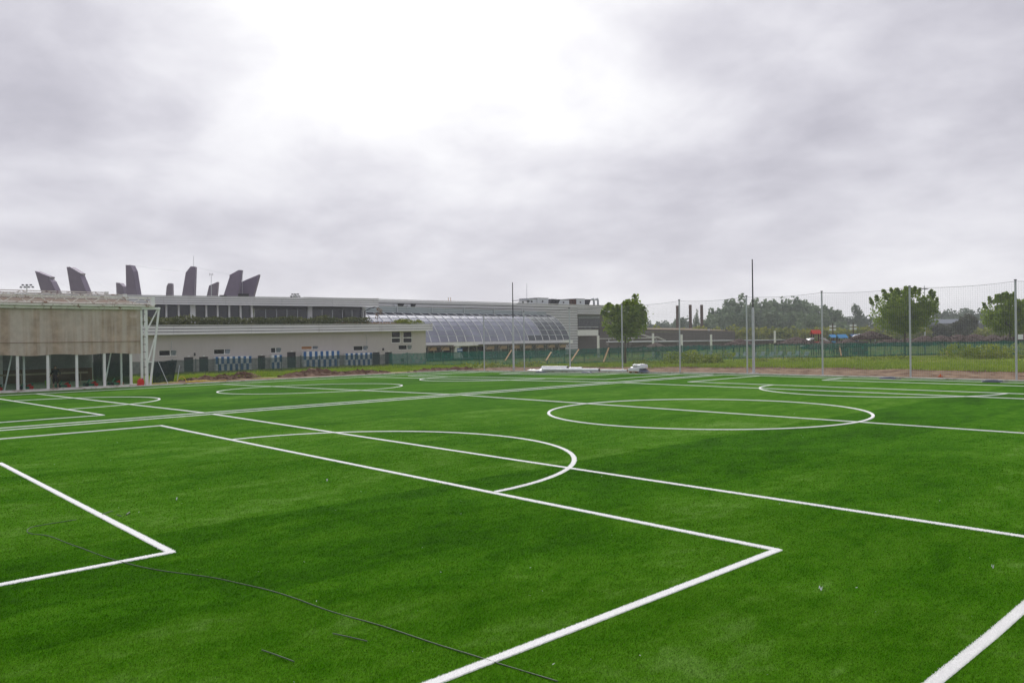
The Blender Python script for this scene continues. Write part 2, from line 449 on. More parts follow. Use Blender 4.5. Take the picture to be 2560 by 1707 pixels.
# kerbs: a row of concrete edging stones each
def kerb(name, label, n, fn):
    k = thing(name, label, 'kerb', fn(0)[0]); k['kind'] = 'structure'; del k['category']
    for i in range(n):
        a, b = fn(i)
        MB().beam(a, b, .16, .13).build('kerb_stone', 'kerb', k)
kerb('kerb', 'pale concrete edging along the far end of the turf', 40,
     lambda i: (V(KX - .1 + 2 * i + .006, KY + .09, zt(KX + 2 * i) + .02), V(KX - .1 + 2 * i + 1.99, KY + .09, zt(KX + 2 * i + 2) + .02)))
kerb('kerb', 'pale concrete edging along the left side of the turf', 33,
     lambda i: (V(KX - .09, -12 + 2 * (i) - .006 + (1.0 if False else 0), zt(KX) + .022), V(KX - .09, -12 + 2 * i + 1.985, zt(KX) + .022)))

# white lines: strips a few mm above the turf, with white pile near the camera
LW = .115
LINES = []   # (kind, data) for keeping green pile off the lines
LSTEP = [0]
def strip(name, pts, label=None, closed=False):
    """line of width LW through ground points"""
    pts = [V(x, y, 0) for x, y in pts]; n = len(pts); vs = []
    LSTEP[0] += 1; LJ = .0006 * (LSTEP[0] % 11)                                # the white pile stands a little proud of the green
    for i, q in enumerate(pts):
        pv = pts[i - 1] if (i > 0 or closed) else None; nv = pts[(i + 1) % n] if (i < n - 1 or closed) else None
        d1 = (q - pv).normalized() if pv else None; d2 = (nv - q).normalized() if nv else None
        d = ((d1 or d2) + (d2 or d1)).normalized(); s = V(-d.y, d.x, 0)
        k = LW / 2 / max(.5, s.dot(V(-(d1 or d2).y, (d1 or d2).x, 0)))
        LH = .007 + LJ + .015 * sst(14, 36, q.length)
        for sg, hh in ((-1, -.004), (-.86, LH), (.86, LH), (1, -.004)):
            e = q + s * k * sg; vs.append((e.x, e.y, zt(e.x) + hh))
    mb = MB(); mb.v = vs
    rngn = n if closed else n - 1
    for i in range(rngn):
        a, b = 4 * i, 4 * ((i + 1) % n)
        mb.f += [(a + k, b + k, b + k + 1, a + k + 1) for k in range(3)]
    if not closed: mb.f += [(0, 1, 2, 3), (4 * n - 1, 4 * n - 2, 4 * n - 3, 4 * n - 4)]
    o = mb.build(name, 'line_white', turf)
    if label: o['label'] = label
    for i in range(rngn):
        a, b = pts[i], pts[(i + 1) % n]; LINES.append((a.x, a.y, b.x, b.y, o))
    return o
def wob(p0, p1, step=2.5, amp=.012):
    a, b = V(*p0, 0), V(*p1, 0); n = max(1, int((b - a).length / step)); s = (b - a).normalized(); s = V(-s.y, s.x, 0)
    return [tuple((a.lerp(b, i / n) + s * (random.uniform(-amp, amp) if 0 < i < n else 0)).xy) for i in range(n + 1)]
def arc(cx, cy, r, a0, a1, n):
    return [(cx + r * math.cos(math.radians(a0 + (a1 - a0) * i / n)), cy + r * math.sin(math.radians(a0 + (a1 - a0) * i / n))) for i in range(n + 1)]
Y0, YM, Y1 = 1.0, 26.2, 51.4
for cx, x0, x1, which in ((-17.33, -32.2, -2.45, 'near'), (-48.0, -62.9, -33.1, 'far')):
    for xx in (x0, x1): strip('touchline', wob((xx, Y0), (xx, Y1)))
    for yy in (Y0, Y1): strip('goal_line', wob((x0 + .05, yy), (x1 - .05, yy)))
    for yy in (13.02, 39.5): strip('cross_line', wob((x0 + .05, yy), (x1 - .05, yy)))
    strip('halfway_line', wob((x0 + .05, YM), (x1 - .05, YM)))
    strip('centre_circle', arc(cx, YM, 6, 0, 355, 71), closed=True)
    for yg, yb, ys_, sg in ((Y0, 9.95, 4.0, 1), (Y1, 42.58, 48.6, -1)):
        strip('penalty_area', [(cx - 11.9, yg + .05 * sg), *wob((cx - 11.9, yb), (cx + 11.9, yb)), (cx + 11.9, yg + .05 * sg)])
        strip('goal_area', [(cx - 5.9, yg + .05 * sg), (cx - 5.9, ys_), (cx + 5.9, ys_), (cx + 5.9, yg + .05 * sg)])
        strip('penalty_arc', [(x, yb + sg * abs(y - yb)) for x, y in arc(cx, yb, 6, 1, 179, 40)])

# pile: individual blades near the camera, thinning out with distance
def in_view(x, y, mg=2.5):
    dx = x * FWD.x + y * FWD.y; rx = x * _rh.x + y * _rh.y
    return (dx > 5.2) & (np.abs(rx) < dx * .66 + mg)
def blades(x, y, h, wd, lean, z0):
    n = len(x); an = rng.uniform(0, 2 * np.pi, n); hh = h * rng.uniform(.55, 1.1, n)
    la = rng.normal(.6, 1.3, n); ll = hh * np.abs(rng.normal(lean, .25, n))
    v = np.zeros((n, 3, 3)); bx, by = np.cos(an) * wd / 2, np.sin(an) * wd / 2
    v[:, 0] = np.stack([x - bx, y - by, z0], 1); v[:, 1] = np.stack([x + bx, y + by, z0], 1)
    v[:, 2] = np.stack([x + np.cos(la) * ll, y + np.sin(la) * ll, z0 + hh], 1)
    return v
seg = np.array([l[:4] for l in LINES])
def line_dist(x, y):
    d = np.full(len(x), 9.)
    for ax, ay, bx, by in seg:
        if max(math.hypot(ax, ay), math.hypot(bx, by)) > 75 and min(math.hypot(ax, ay), math.hypot(bx, by)) > 45: continue
        dx, dy = bx - ax, by - ay; L2 = dx * dx + dy * dy
        mnx, mxx, mny, mxy = min(ax, bx) - .3, max(ax, bx) + .3, min(ay, by) - .3, max(ay, by) + .3
        m_ = (x > mnx) & (x < mxx) & (y > mny) & (y < mxy)
        if not m_.any(): continue
        xx, yy = x[m_], y[m_]; tt = np.clip(((xx - ax) * dx + (yy - ay) * dy) / L2, 0, 1)
        d[m_] = np.minimum(d[m_], np.hypot(xx - ax - tt * dx, yy - ay - tt * dy))
    return d
allv = []
for r0, r1, dens, wd, h in ((5., 9.5, 6500, .0055, .022), (9.5, 14., 3000, .008, .022), (14., 21., 1150, .012, .022), (21., 32., 330, .018, .020)):
    n = int(dens * (2 * r1) ** 2)
    # sample in polar coordinates inside the view wedge
    n = int(dens * .5 * (r1 * r1 - r0 * r0) * 1.45)
    rr = np.sqrt(rng.uniform(r0 * r0, r1 * r1, n)); th = rng.uniform(-.725, .725, n)
    x = rr * (np.cos(th) * FWD.x + np.sin(th) * _rh.x); y = rr * (np.cos(th) * FWD.y + np.sin(th) * _rh.y)
    keep = (x < 13) & (x > RIDGE) & (y > -13) & (y < 52) & (rng.random(n) < np.where(rr > 24, (32 - rr) / 8, 1))
    x, y, rr = x[keep], y[keep], rr[keep]
    k2 = line_dist(x, y) > LW / 2 + .004
    x, y = x[k2], y[k2]
    allv.append(blades(x, y, h, wd, .8, np.zeros(len(x)) - .001))
allv = np.concatenate(allv)
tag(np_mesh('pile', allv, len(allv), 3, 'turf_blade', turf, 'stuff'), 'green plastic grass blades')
# pale fibre ends and crumbs left over from laying the turf
n = 130; rr = 6.5 + 34 * rng.random(n) ** 1.5; th = rng.uniform(-.7, .7, n)
x = rr * (np.cos(th) * FWD.x + np.sin(th) * _rh.x); y = rr * (np.cos(th) * FWD.y + np.sin(th) * _rh.y); kp = (x < 10) & (y > -8) & (y < 52) & (x > RIDGE)
x, y = x[kp], y[kp]; cen = np.stack([x, y, np.full(len(x), .02)], 1); m_ = len(x)
an = rng.uniform(0, 6.28, m_); ln = rng.uniform(.004, .011, m_); d1 = np.stack([np.cos(an) * ln, np.sin(an) * ln, rng.uniform(-.004, .008, m_)], 1); d2 = np.stack([-np.sin(an) * .0025, np.cos(an) * .0025, np.full(m_, .003)], 1)
tag(np_mesh('loose_fibres', np.stack([cen - d1 - d2, cen + d1 - d2, cen + d1 + d2, cen - d1 + d2], 1), m_, 4, 'line_white', turf, 'stuff'), 'pale loose fibre ends scattered on the turf')
byo = {}
for ax, ay, bx, by, o in LINES: byo.setdefault(o.name, [o, []])[1].append((ax, ay, bx, by))
for nm, (o, sg) in byo.items():
    acc = []
    for ax, ay, bx, by in sg:
        L = math.hypot(bx - ax, by - ay); n = int(L * 4200)
        t_ = rng.random(n); s_ = rng.uniform(-LW / 2 - .004, LW / 2 + .004, n)
        x = ax + (bx - ax) * t_ - (by - ay) / L * s_; y = ay + (by - ay) * t_ + (bx - ax) / L * s_
        rr = np.hypot(x, y); k = in_view(x, y) & (rng.random(n) < np.clip((10 / np.maximum(rr, 1)) ** 2, 0, 1)) & (rr < 30)
        x, y, rr = x[k], y[k], rr[k]
        if len(x): acc.append(blades(x, y, .017, .006, .6, np.full(len(x), .006)))
    if acc:
        acc = np.concatenate(acc); np_mesh('pile', acc, len(acc), 3, 'line_blade', o, 'stuff')

# ------------------------------------------------------------------ sports hall on the left
XH = -68.6; ZH = -.47
YE = 22.0                                     # end of the hall
hall = thing('sports_hall', 'low white steel-framed hall with beige mesh screen over glass panes', 'building', (XH, 12, ZH))
YS = -2.0
B('floor', (XH - 20, YS, ZH - .2), (XH + .35, YE + .3, ZH), 'hall_floor', hall)
B('plinth', (XH + .02, YS, ZH), (XH + .35, YE + .25, ZH + .10), 'kerb', hall)
# posts and panes
py_ = [21.0 - 2.0 * i for i in range(12)]
for y in py_:
    MB().box((XH + .06, y - .09, ZH + .1), (XH + .24, y + .09, 2.3)).build('post', 'white_paint', hall)
for a, b in zip(py_[1:], py_[:-1]):
    MB().box((XH + .12, a + .10, ZH + .12), (XH + .135, b - .10, 2.25)).build('pane', 'hall_glass', hall)
# mesh screen with wrinkles
scr = MB(); ny_, nz_ = 90, 16
ya, yb_, za, zb = YS, 21.75, 2.2, 5.74
for j in range(nz_ + 1):
    for i in range(ny_ + 1):
        y = ya + (yb_ - ya) * i / ny_; z = za + (zb - za) * j / nz_
        sag = .05 * math.sin(y * 1.7) * (1 - j / nz_) if j == 0 else 0
        scr.v.append((XH + .33 + .05 * mnoise.noise(V(y * .8, z * .3, 0)) + .02 * math.sin(y * 5), y, z + sag))
scr.f = [(j * (ny_ + 1) + i, j * (ny_ + 1) + i + 1, (j + 1) * (ny_ + 1) + i + 1, (j + 1) * (ny_ + 1) + i) for j in range(nz_) for i in range(ny_)]
scr.build('mesh_screen', 'curtain', hall, smooth=True)['label'] = 'weathered beige mesh screen across the upper wall'
MB().tube([(XH + .42, YS, 3.16), (XH + .42, 21.7, 3.16)], .018, 5).build('rope_seam', 'wood_base', hall)
B('screen_header', (XH + .2, YS, 5.76), (XH + .55, 21.9, 5.95), 'white_rusty', hall)
B('gutter', (XH + .05, YS, 5.97), (XH + .75, 22.75, 6.13), 'white_rusty', hall)
# front frame at the end: twin post and the leaning brace
MB().box((XH + .25, 21.72, ZH), (XH + .45, 21.88, 5.75)).build('end_post', 'white_paint', hall)
MB().box((XH + .30, 22.02, ZH), (XH + .55, 22.24, 5.75)).build('end_post', 'white_paint', hall)
for k in range(9):
    MB().box((XH + .46, 21.86, .4 + .62 * k), (XH + .56, 22.06, .44 + .62 * k)).build('lacing_ring', 'dark_steel', hall)
MB().beam((XH + .45, 22.4, ZH), (XH + .45, 23.2, 5.98), .14).build('brace', 'white_paint', hall)
MB().beam((XH + .45, 22.2, 4.05), (XH + .45, 23.1, 5.85), .09).build('brace', 'white_paint', hall)
MB().beam((XH + .45, 22.22, 1.3), (XH + .45, 22.86, 3.6), .09).build('brace', 'white_paint', hall)
MB().beam((XH + .45, 22.2, 1.45), (XH + .45, 22.55, 1.45), .1).build('brace', 'white_paint', hall)
B('head_beam', (XH + .3, 21.75, 5.78), (XH + .62, 23.25, 5.96), 'white_paint', hall)
# roof trusses, one behind another, each a part with its members below it
def truss(X, za_, zb_, ye, ys=YS, pitch=1.9):
    tr_ = MB().box((X - .05, ys, za_ - .045), (X + .05, ye, za_ + .045)).build('truss', 'white_rusty', hall)
    MB().box((X - .05, ys, zb_ - .04), (X + .05, ye - .2, zb_ + .04)).build('top_chord', 'white_rusty', tr_)
    n = int((ye - ys) / pitch); y = ye - .35
    while y - pitch > ys:
        MB().beam((X, y, za_), (X, y - pitch / 2, zb_), .05).build('diagonal', 'white_rusty', tr_)
        MB().beam((X, y - pitch / 2, zb_), (X, y - pitch, za_), .05).build('diagonal', 'white_rusty', tr_)
        y -= pitch
    MB().box((X - .14, ye - .42, za_ - .1), (X + .14, ye - .12, zb_ + .08)).build('end_plate', 'white_paint', tr_)
truss(XH + .3, 6.24, 6.74, 23.0, pitch=1.5)
truss(XH - 4.2, 6.86, 7.20, 22.2)
truss(XH - 9.4, 7.30, 7.68, 22.2)
# rusty roof sheets between the trusses and the far wall
for a, b, z0, z1 in ((XH + .1, XH - 4.1, 6.20, 6.80), (XH - 4.3, XH - 9.3, 6.82, 7.24), (XH - 9.5, XH - 14.1, 7.25, 7.28)):
    MB().hexa([(a, YS, z0 - .05), (b, YS, z1 - .05), (b, 21.9, z1 - .05), (a, 21.9, z0 - .05), (a, YS, z0), (b, YS, z1), (b, 21.9, z1), (a, 21.9, z0)]).build('roof_sheet', 'rust_sheet', hall)
B('back_wall', (XH - 14.6, YS, ZH), (XH - 14.4, 22.0, 7.0), 'hall_wall', hall)
B('timber_dado', (XH - 14.38, YS, ZH), (XH - 14.2, 21.9, .75), 'wood_base', hall)
for y in (4.5, 9.3, 13.6, 17.2, 21.6):
    B('inner_column', (XH - 9.5, y - .12, ZH), (XH - 9.26, y + .12, 6.75), 'white_paint', hall)
    MB().beam((XH - 9.38, y - .1, 2.0), (XH - 9.38, y - 1.2, 6.4), .08).build('inner_brace', 'white_paint', hall)
for y in (6.5, 12.2, 19.1):
    MB().beam((XH - .3, y, ZH), (XH - .3, y + 1.2, 5.7), .09).build('inner_brace', 'white_paint', hall)
    B('inner_column', (XH - .45, y + 1.25, ZH), (XH - .31, y + 1.39, 6.0), 'white_paint', hall)
B('dimming_screen', (XH - 14, 21.95, ZH), (XH - 3.2, 22.03, 6.0), 'shade_dark', hall)  # added dark mesh, dims the view through the open hall end
B('timber_rail', (XH - 6.1, YS, .50), (XH - 6.0, 19.4, .64), 'beige_rail', hall)
for y in np.arange(-1, 19.5, 2.2): B('rail_post', (XH - 6.08, y, ZH), (XH - 6.02, y + .07, .50), 'beige_rail', hall)

# equipment inside the hall
def kart(y, lab, X):
    k = thing('play_kart', lab, 'kart', (X, y, ZH + .03), 'green and red karts inside the hall')
    MB().box((X - .28, y - .55, ZH + .10), (X + .28, y + .45, ZH + .24)).box((X - .2, y + .3, ZH + .24), (X + .2, y + .42, ZH + .5)).beam((X, y - .35, ZH + .2), (X, y - .1, ZH + .6), .08).build('frame', 'green_plastic', k)
    MB().hexa([(X - .2, y + .02, ZH + .25), (X + .2, y + .02, ZH + .25), (X + .2, y + .3, ZH + .25), (X - .2, y + .3, ZH + .25), (X - .2, y + .1, ZH + .33), (X + .2, y + .1, ZH + .33), (X + .2, y + .36, ZH + .48), (X - .2, y + .36, ZH + .48)]).build('seat', 'red_plastic', k)
    for sx_ in (-.36, .36):
        for yy in (-.4, .3):
            MB().tube([(X + sx_ - .05, y + yy, ZH + .17), (X + sx_ + .05, y + yy, ZH + .17)], .14, 12).build('wheel', 'red_plastic' if yy > 0 else 'black', k)
for y, lab in ((11.95, 'green and red kart at the left edge behind the hall glass'), (14.0, 'green and red kart left of the person in the hall'), (16.6, 'green and red kart just right of the person in the hall'), (18.6, 'green and red kart under the fifth hall pane'), (20.5, 'green and red kart nearest the red canister inside the hall')):
    kart(y - .1, lab, XH - 1.7)
lb = MB().tube([(XH - 2.2, 15.45, ZH), (XH - 2.2, 15.45, ZH + .3), (XH - 2.2, 15.45, ZH + .62)], [.05, .14, .18], 10).build('bucket', 'lime', origin=(XH - 2.2, 15.45, ZH))
tag(lb, 'lime green bucket on the hall floor beside the person', 'bucket')

# the person behind the glass
def person(x, y, z, rot):
    P = {'pel': (0, 0, .95), 'wai': (0, .01, 1.10), 'che': (0, .02, 1.33), 'nek': (0, .01, 1.50), 'hd0': (0, -.02, 1.58), 'hd1': (0, -.03, 1.68), 'hd2': (0, -.01, 1.77),
         'shl': (.19, .02, 1.42), 'ell': (.34, .06, 1.22), 'wrl': (.22, -.10, 1.06), 'hal': (.17, -.15, 1.03),
         'shr': (-.19, .02, 1.42), 'elr': (-.30, .02, 1.14), 'wrr': (-.36, -.14, .98), 'har': (-.37, -.20, .95),
         'hpl': (.10, 0, .90), 'knl': (.14, -.03, .50), 'anl': (.17, .02, .09), 'tol': (.19, -.16, .04),
         'hpr': (-.10, 0, .90), 'knr': (-.12, -.05, .50), 'anr': (-.16, .0, .09), 'tor': (-.18, -.18, .04)}
    E_ = [('pel', 'wai'), ('wai', 'che'), ('che', 'nek'), ('nek', 'hd0'), ('hd0', 'hd1'), ('hd1', 'hd2'), ('che', 'shl'), ('shl', 'ell'), ('ell', 'wrl'), ('wrl', 'hal'),
          ('che', 'shr'), ('shr', 'elr'), ('elr', 'wrr'), ('wrr', 'har'), ('pel', 'hpl'), ('hpl', 'knl'), ('knl', 'anl'), ('anl', 'tol'), ('pel', 'hpr'), ('hpr', 'knr'), ('knr', 'anr'), ('anr', 'tor')]
    Rr = dict(pel=.15, wai=.135, che=.155, nek=.058, hd0=.075, hd1=.10, hd2=.07, shl=.075, ell=.055, wrl=.035, hal=.035, shr=.075, elr=.055, wrr=.035, har=.035, hpl=.10, knl=.068, anl=.045, tol=.04, hpr=.10, knr=.068, anr=.045, tor=.04)
    ks = list(P); ix = {k: i for i, k in enumerate(ks)}
    # fingers: short chains rooted in each hand
    extra, ee, er = [], [], []
    for hnd, sg in (('hal', 1), ('har', -1)):
        hx = V(*P[hnd])
        for q in range(4):
            a = hx + V((q - 1.5) * .018, -.05 - .006 * (1.5 - abs(q - 1.5)), -.03); bq = a + V(0, -.02, -.035)
            n0 = len(ks) + len(extra); extra += [a, bq]; er += [.010, .009]; ee += [(ix[hnd], n0), (n0, n0 + 1)]
        a = hx + V(-sg * .045, -.02, -.02); n0 = len(ks) + len(extra); extra += [a]; er += [.011]; ee += [(ix[hnd], n0)]
    me = bpy.data.meshes.new('person')
    me.from_pydata([P[k] for k in ks] + [tuple(e) for e in extra], [(ix[a], ix[b]) for a, b in E_] + ee, [])
    ob = bpy.data.objects.new('person', me); COL.objects.link(ob)
    sm = ob.modifiers.new('skin', 'SKIN'); sd = me.skin_vertices[0].data
    for i, r_ in enumerate([Rr[k] for k in ks] + er): sd[i].radius = (r_, r_ * (.8 if i < 3 else 1)); sd[i].use_root = (i == 0)
    ob.modifiers.new('sub', 'SUBSURF').levels = 1
    dg = bpy.context.evaluated_depsgraph_get(); ev = ob.evaluated_get(dg); m2 = bpy.data.meshes.new_from_object(ev)
    ob.modifiers.clear(); ob.data = m2
    m2.materials.clear()
    for mm in ('cloth_black', 'cloth_maroon', 'skin', 'shoe'): m2.materials.append(MATS[mm])
    for pl in m2.polygons:
        c_ = pl.center
        if c_.z > 1.53: k = 2
        elif c_.z > .98 and not (c_.y < -.04 and c_.z < 1.12) and not (abs(c_.x) > .3 and c_.z < 1.08): k = 0
        elif abs(c_.x) > .24 and c_.z > .8 or (c_.y < -.12 and c_.z > .85): k = 2
        elif c_.z > .42: k = 1
        elif c_.z > .09: k = 2
        else: k = 3
        pl.material_index = k; pl.use_smooth = True
    ob.location = (x, y, z); ob.rotation_euler.z = rot; ORG[ob.name] = V(x, y, z)
    tag(ob, 'person in black top and dark shorts standing behind the hall glass', 'person')
    hr = MB(); n, mm_ = 12, 6
    for j in range(mm_ + 1):
        for i in range(n):
            a = 2 * math.pi * i / n; ph = j / mm_ * 1.75
            hr.v.append((.108 * math.sin(ph) * math.cos(a), .012 + .118 * math.sin(ph) * math.sin(a), 1.705 + .118 * math.cos(ph)))
    hr.f = [(j * n + i, j * n + (i + 1) % n, (j + 1) * n + (i + 1) % n, (j + 1) * n + i) for j in range(mm_) for i in range(n) if not (j > 3 and math.sin(2 * math.pi * (i + .5) / n) < -.3)]
    ho = hr.build('hair', 'black', smooth=True); ho.parent = ob
person(XH - .75, 15.72, ZH, math.radians(70))

# red canister beside the end post
cx_, cy_ = XH + .75, 21.55
cn = thing('canister', 'red plastic canister standing at the hall end post', 'canister', (cx_, cy_, ZH + .05))
MB().hexa([(cx_ - .16, cy_ - .22, ZH + .02), (cx_ + .16, cy_ - .22, ZH + .02), (cx_ + .16, cy_ + .22, ZH + .02), (cx_ - .16, cy_ + .22, ZH + .02),
           (cx_ - .16, cy_ - .22, ZH + .42), (cx_ + .16, cy_ - .22, ZH + .42), (cx_ + .16, cy_ + .22, ZH + .42), (cx_ - .16, cy_ + .22, ZH + .42)]).add(
    [(cx_ - .16, cy_ - .22, ZH + .42), (cx_ + .16, cy_ - .22, ZH + .42), (cx_ + .16, cy_ + .22, ZH + .42), (cx_ - .16, cy_ + .22, ZH + .42), (cx_ - .1, cy_ - .12, ZH + .54), (cx_ + .1, cy_ - .12, ZH + .54), (cx_ + .1, cy_ + .14, ZH + .54), (cx_ - .1, cy_ + .14, ZH + .54)],
    [(4, 5, 6, 7), (0, 1, 5, 4), (1, 2, 6, 5), (2, 3, 7, 6), (3, 0, 4, 7)]).build('body', 'red_plastic', cn)
MB().beam((cx_, cy_ - .08, ZH + .60), (cx_, cy_ + .08, ZH + .60), .05).beam((cx_, cy_ - .08, ZH + .53), (cx_, cy_ - .08, ZH + .6), .04).beam((cx_, cy_ + .08, ZH + .53), (cx_, cy_ + .08, ZH + .6), .04).build('handle', 'red_plastic', cn)
MB().tube([(cx_, cy_ + .15, ZH + .5), (cx_, cy_ + .19, ZH + .60)], .045, 10).build('cap', 'black', cn)
# dark shade-cloth screen on leaning poles, right of the hall
a0, a1 = V(XH - .8, 23.0, 0), V(XH - 2.6, 25.6, 0)
ss = thing('shade_screen', 'dark green shade cloth stretched on leaning poles beside the hall', 'screen', (XH - 1.5, 24, -.45))
mb = MB()
for j in range(5):
    for i in range(9):
        q = a0.lerp(a1, i / 8 * (1 - .12 * (1 - j / 4))); mb.v.append((q.x + .3 * (j / 4), q.y, -.38 + 1.75 * j / 4 + .10 * (i / 8) * (j / 4) + .03 * math.sin(i * 2 + j)))
mb.f = [(j * 9 + i, j * 9 + i + 1, (j + 1) * 9 + i + 1, (j + 1) * 9 + i) for j in range(4) for i in range(8)]
mb.build('cloth', 'shade_black', ss, smooth=True)
MB().tube([(XH + .3, 23.9, -.5), (XH - .5, 23.4, 1.4)], .025, 6).build('pole', 'galv', ss)
MB().tube([(XH - 1.6, 25.3, -.5), (XH - 2.3, 25.8, 1.0)], .025, 6).build('pole', 'galv', ss)
# yellow hose coil
hp = []
for i in range(60):
    a = i * .55; r_ = .75 - .006 * i; hp.append((XH - .4 + .35 * r_ * math.cos(a) + i * .002, 26.6 + r_ * 1.5 * math.sin(a), -.42 + .05 * math.sin(i * 1.3) ** 2 + .001 * i))
hp += [(XH - .3 + .1 * math.sin(i), 27.6 + i * .22, -.43 + .02 * math.sin(2 * i)) for i in range(8)]
hs = MB().tube(hp, .035, 6).tube([(XH - .6, 24.9 + .09 * i, -.45 + .55 * math.sin(math.pi * i / 10)) for i in range(11)], .03, 6).build('hose', 'yellow_hose', origin=(XH - .4, 26.6, -.45), smooth=True)
tag(hs, 'tangled yellow hose lying by the kerb right of the hall', 'hose')

# ------------------------------------------------------------------ main building: lower block
def interp(pl, pr, y):
    return pl + (pr - pl) * y
def boards(parent, X, y0, y1, zf, n, segs, mt='fascia', dep=.05, cap=True):
    """fascia of n horizontal boards in segs lengths; zf(y)->(bottom, top)"""
    MB().hexa([(X - .14, y0, zf(y0)[0] + .03), (X - dep, y0, zf(y0)[0] + .03), (X - dep, y1, zf(y1)[0] + .03), (X - .14, y1, zf(y1)[0] + .03),
               (X - .14, y0, zf(y0)[1] - .03), (X - dep, y0, zf(y0)[1] - .03), (X - dep, y1, zf(y1)[1] - .03), (X - .14, y1, zf(y1)[1] - .03)]).build('backing', 'fascia_dark', parent)
    for k in range(n):
        for s_ in range(segs):
            ya, yb = y0 + (y1 - y0) * s_ / segs + .012, y0 + (y1 - y0) * (s_ + 1) / segs - .012
            P4 = []
            for xx0, xx1 in ((X - dep, X),):
                for fz in (0, 1):
                    for (x, y) in ((X - dep + .005, ya), (X, ya), (X, yb), (X - dep + .005, yb)):
                        b_, t_ = zf(y); hgt = (t_ - b_) / n
                        # each board leans out slightly at its foot, like a lap siding
                        P4.append((x - (.035 if (fz and x == X) else 0), y, b_ + hgt * (k + (.78 if fz else .02))))
            MB().hexa(P4).build('fascia_board', mt, parent)
    if cap:
        MB().hexa([(X - .3, y0 - .03, zf(y0)[1]), (X + .05, y0 - .03, zf(y0)[1]), (X + .05, y1 + .04, zf(y1)[1]), (X - .3, y1 + .04, zf(y1)[1]),
                   (X - .3, y0 - .03, zf(y0)[1] + .07), (X + .05, y0 - .03, zf(y0)[1] + .07), (X + .05, y1 + .04, zf(y1)[1] + .07), (X - .3, y1 + .04, zf(y1)[1] + .07)]).build('coping', 'fascia', parent)
def lin(p0, p1):
    """two (bottom,top) world points -> z function of y"""
    (b0, t0), (b1, t1) = p0, p1
    def f(y):
        k = (y - b0.y) / (b1.y - b0.y); return (b0.z + (b1.z - b0.z) * k, t0.z + (t1.z - t0.z) * k)
    return f
def wall_x(mb, X, y0, y1, zb, zt0, holes, depth=.18):
    """wall in the plane x=X facing +x with real openings (y0,y1,z0,z1) and reveals"""
    ysb = sorted({y0, y1, *[h[0] for h in holes], *[h[1] for h in holes]}); zsb = sorted({zb, zt0, *[h[2] for h in holes], *[h[3] for h in holes]})
    for i in range(len(ysb) - 1):
        for j in range(len(zsb) - 1):
            yc, zc_ = (ysb[i] + ysb[i + 1]) / 2, (zsb[j] + zsb[j + 1]) / 2
            if any(h[0] < yc < h[1] and h[2] < zc_ < h[3] for h in holes): continue
            mb.quad((X, ysb[i], zsb[j]), (X, ysb[i + 1], zsb[j]), (X, ysb[i + 1], zsb[j + 1]), (X, ysb[i], zsb[j + 1]))
    for a, b, c_, d_ in holes:
        mb.quad((X, a, c_), (X, a, d_), (X - depth, a, d_), (X - depth, a, c_)); mb.quad((X, b, c_), (X - depth, b, c_), (X - depth, b, d_), (X, b, d_))
        mb.quad((X, a, c_), (X - depth, a, c_), (X - depth, b, c_), (X, b, c_)); mb.quad((X, a, d_), (X, b, d_), (X - depth, b, d_), (X - depth, a, d_))

XF = -103.0; ZB = -.85
YR = atx(1065, 880, XF).y
low = thing('pavilion', 'long grey rendered pavilion with silver fascia and planted roof', 'building', (XF, 60, ZB))
def rect(px0, py0, px1, py1, X):
    a, b = atx(px0, (py0 + py1) / 2, X), atx(px1, (py0 + py1) / 2, X)
    zm0 = atx((px0 + px1) / 2, py1, X).z; zm1 = atx((px0 + px1) / 2, py0, X).z
    return (a.y, b.y, zm0, zm1)
small = [rect(397.5, 875.3, 440.9, 889.4, XF), rect(534.6, 872.5, 575.8, 885.5, XF), rect(677, 868.8, 702.7, 881.8, XF), rect(753.4, 864.8, 794.9, 873.6, XF), rect(883.9, 864.5, 919.7, 876.2, XF), rect(996.4, 862.3, 1029.2, 874, XF)]
bigw = [rect(978.8, 829.6, 1001.5, 857.4, XF), rect(1007.7, 829.6, 1030.4, 857.2, XF)]
doors = []
for a, b, tpy in ((460, 483.6, 892.9), (498, 521, 892), (644.7, 663.6, 889), (718, 740, 880), (932, 950, 880.5), (962.7, 981, 880)):
    q = rect(a, tpy, b, tpy + 30, XF); doors.append((q[0], q[1], ZB + .02, q[3]))
mb = MB(); wall_x(mb, XF, 16, YR, ZB, 4.6, small + bigw + doors)
mb.quad((XF, YR, ZB), (XF - 25, YR, ZB), (XF - 25, YR, 4.6), (XF, YR, 4.6))
mb.build('wall', 'plaster', low)
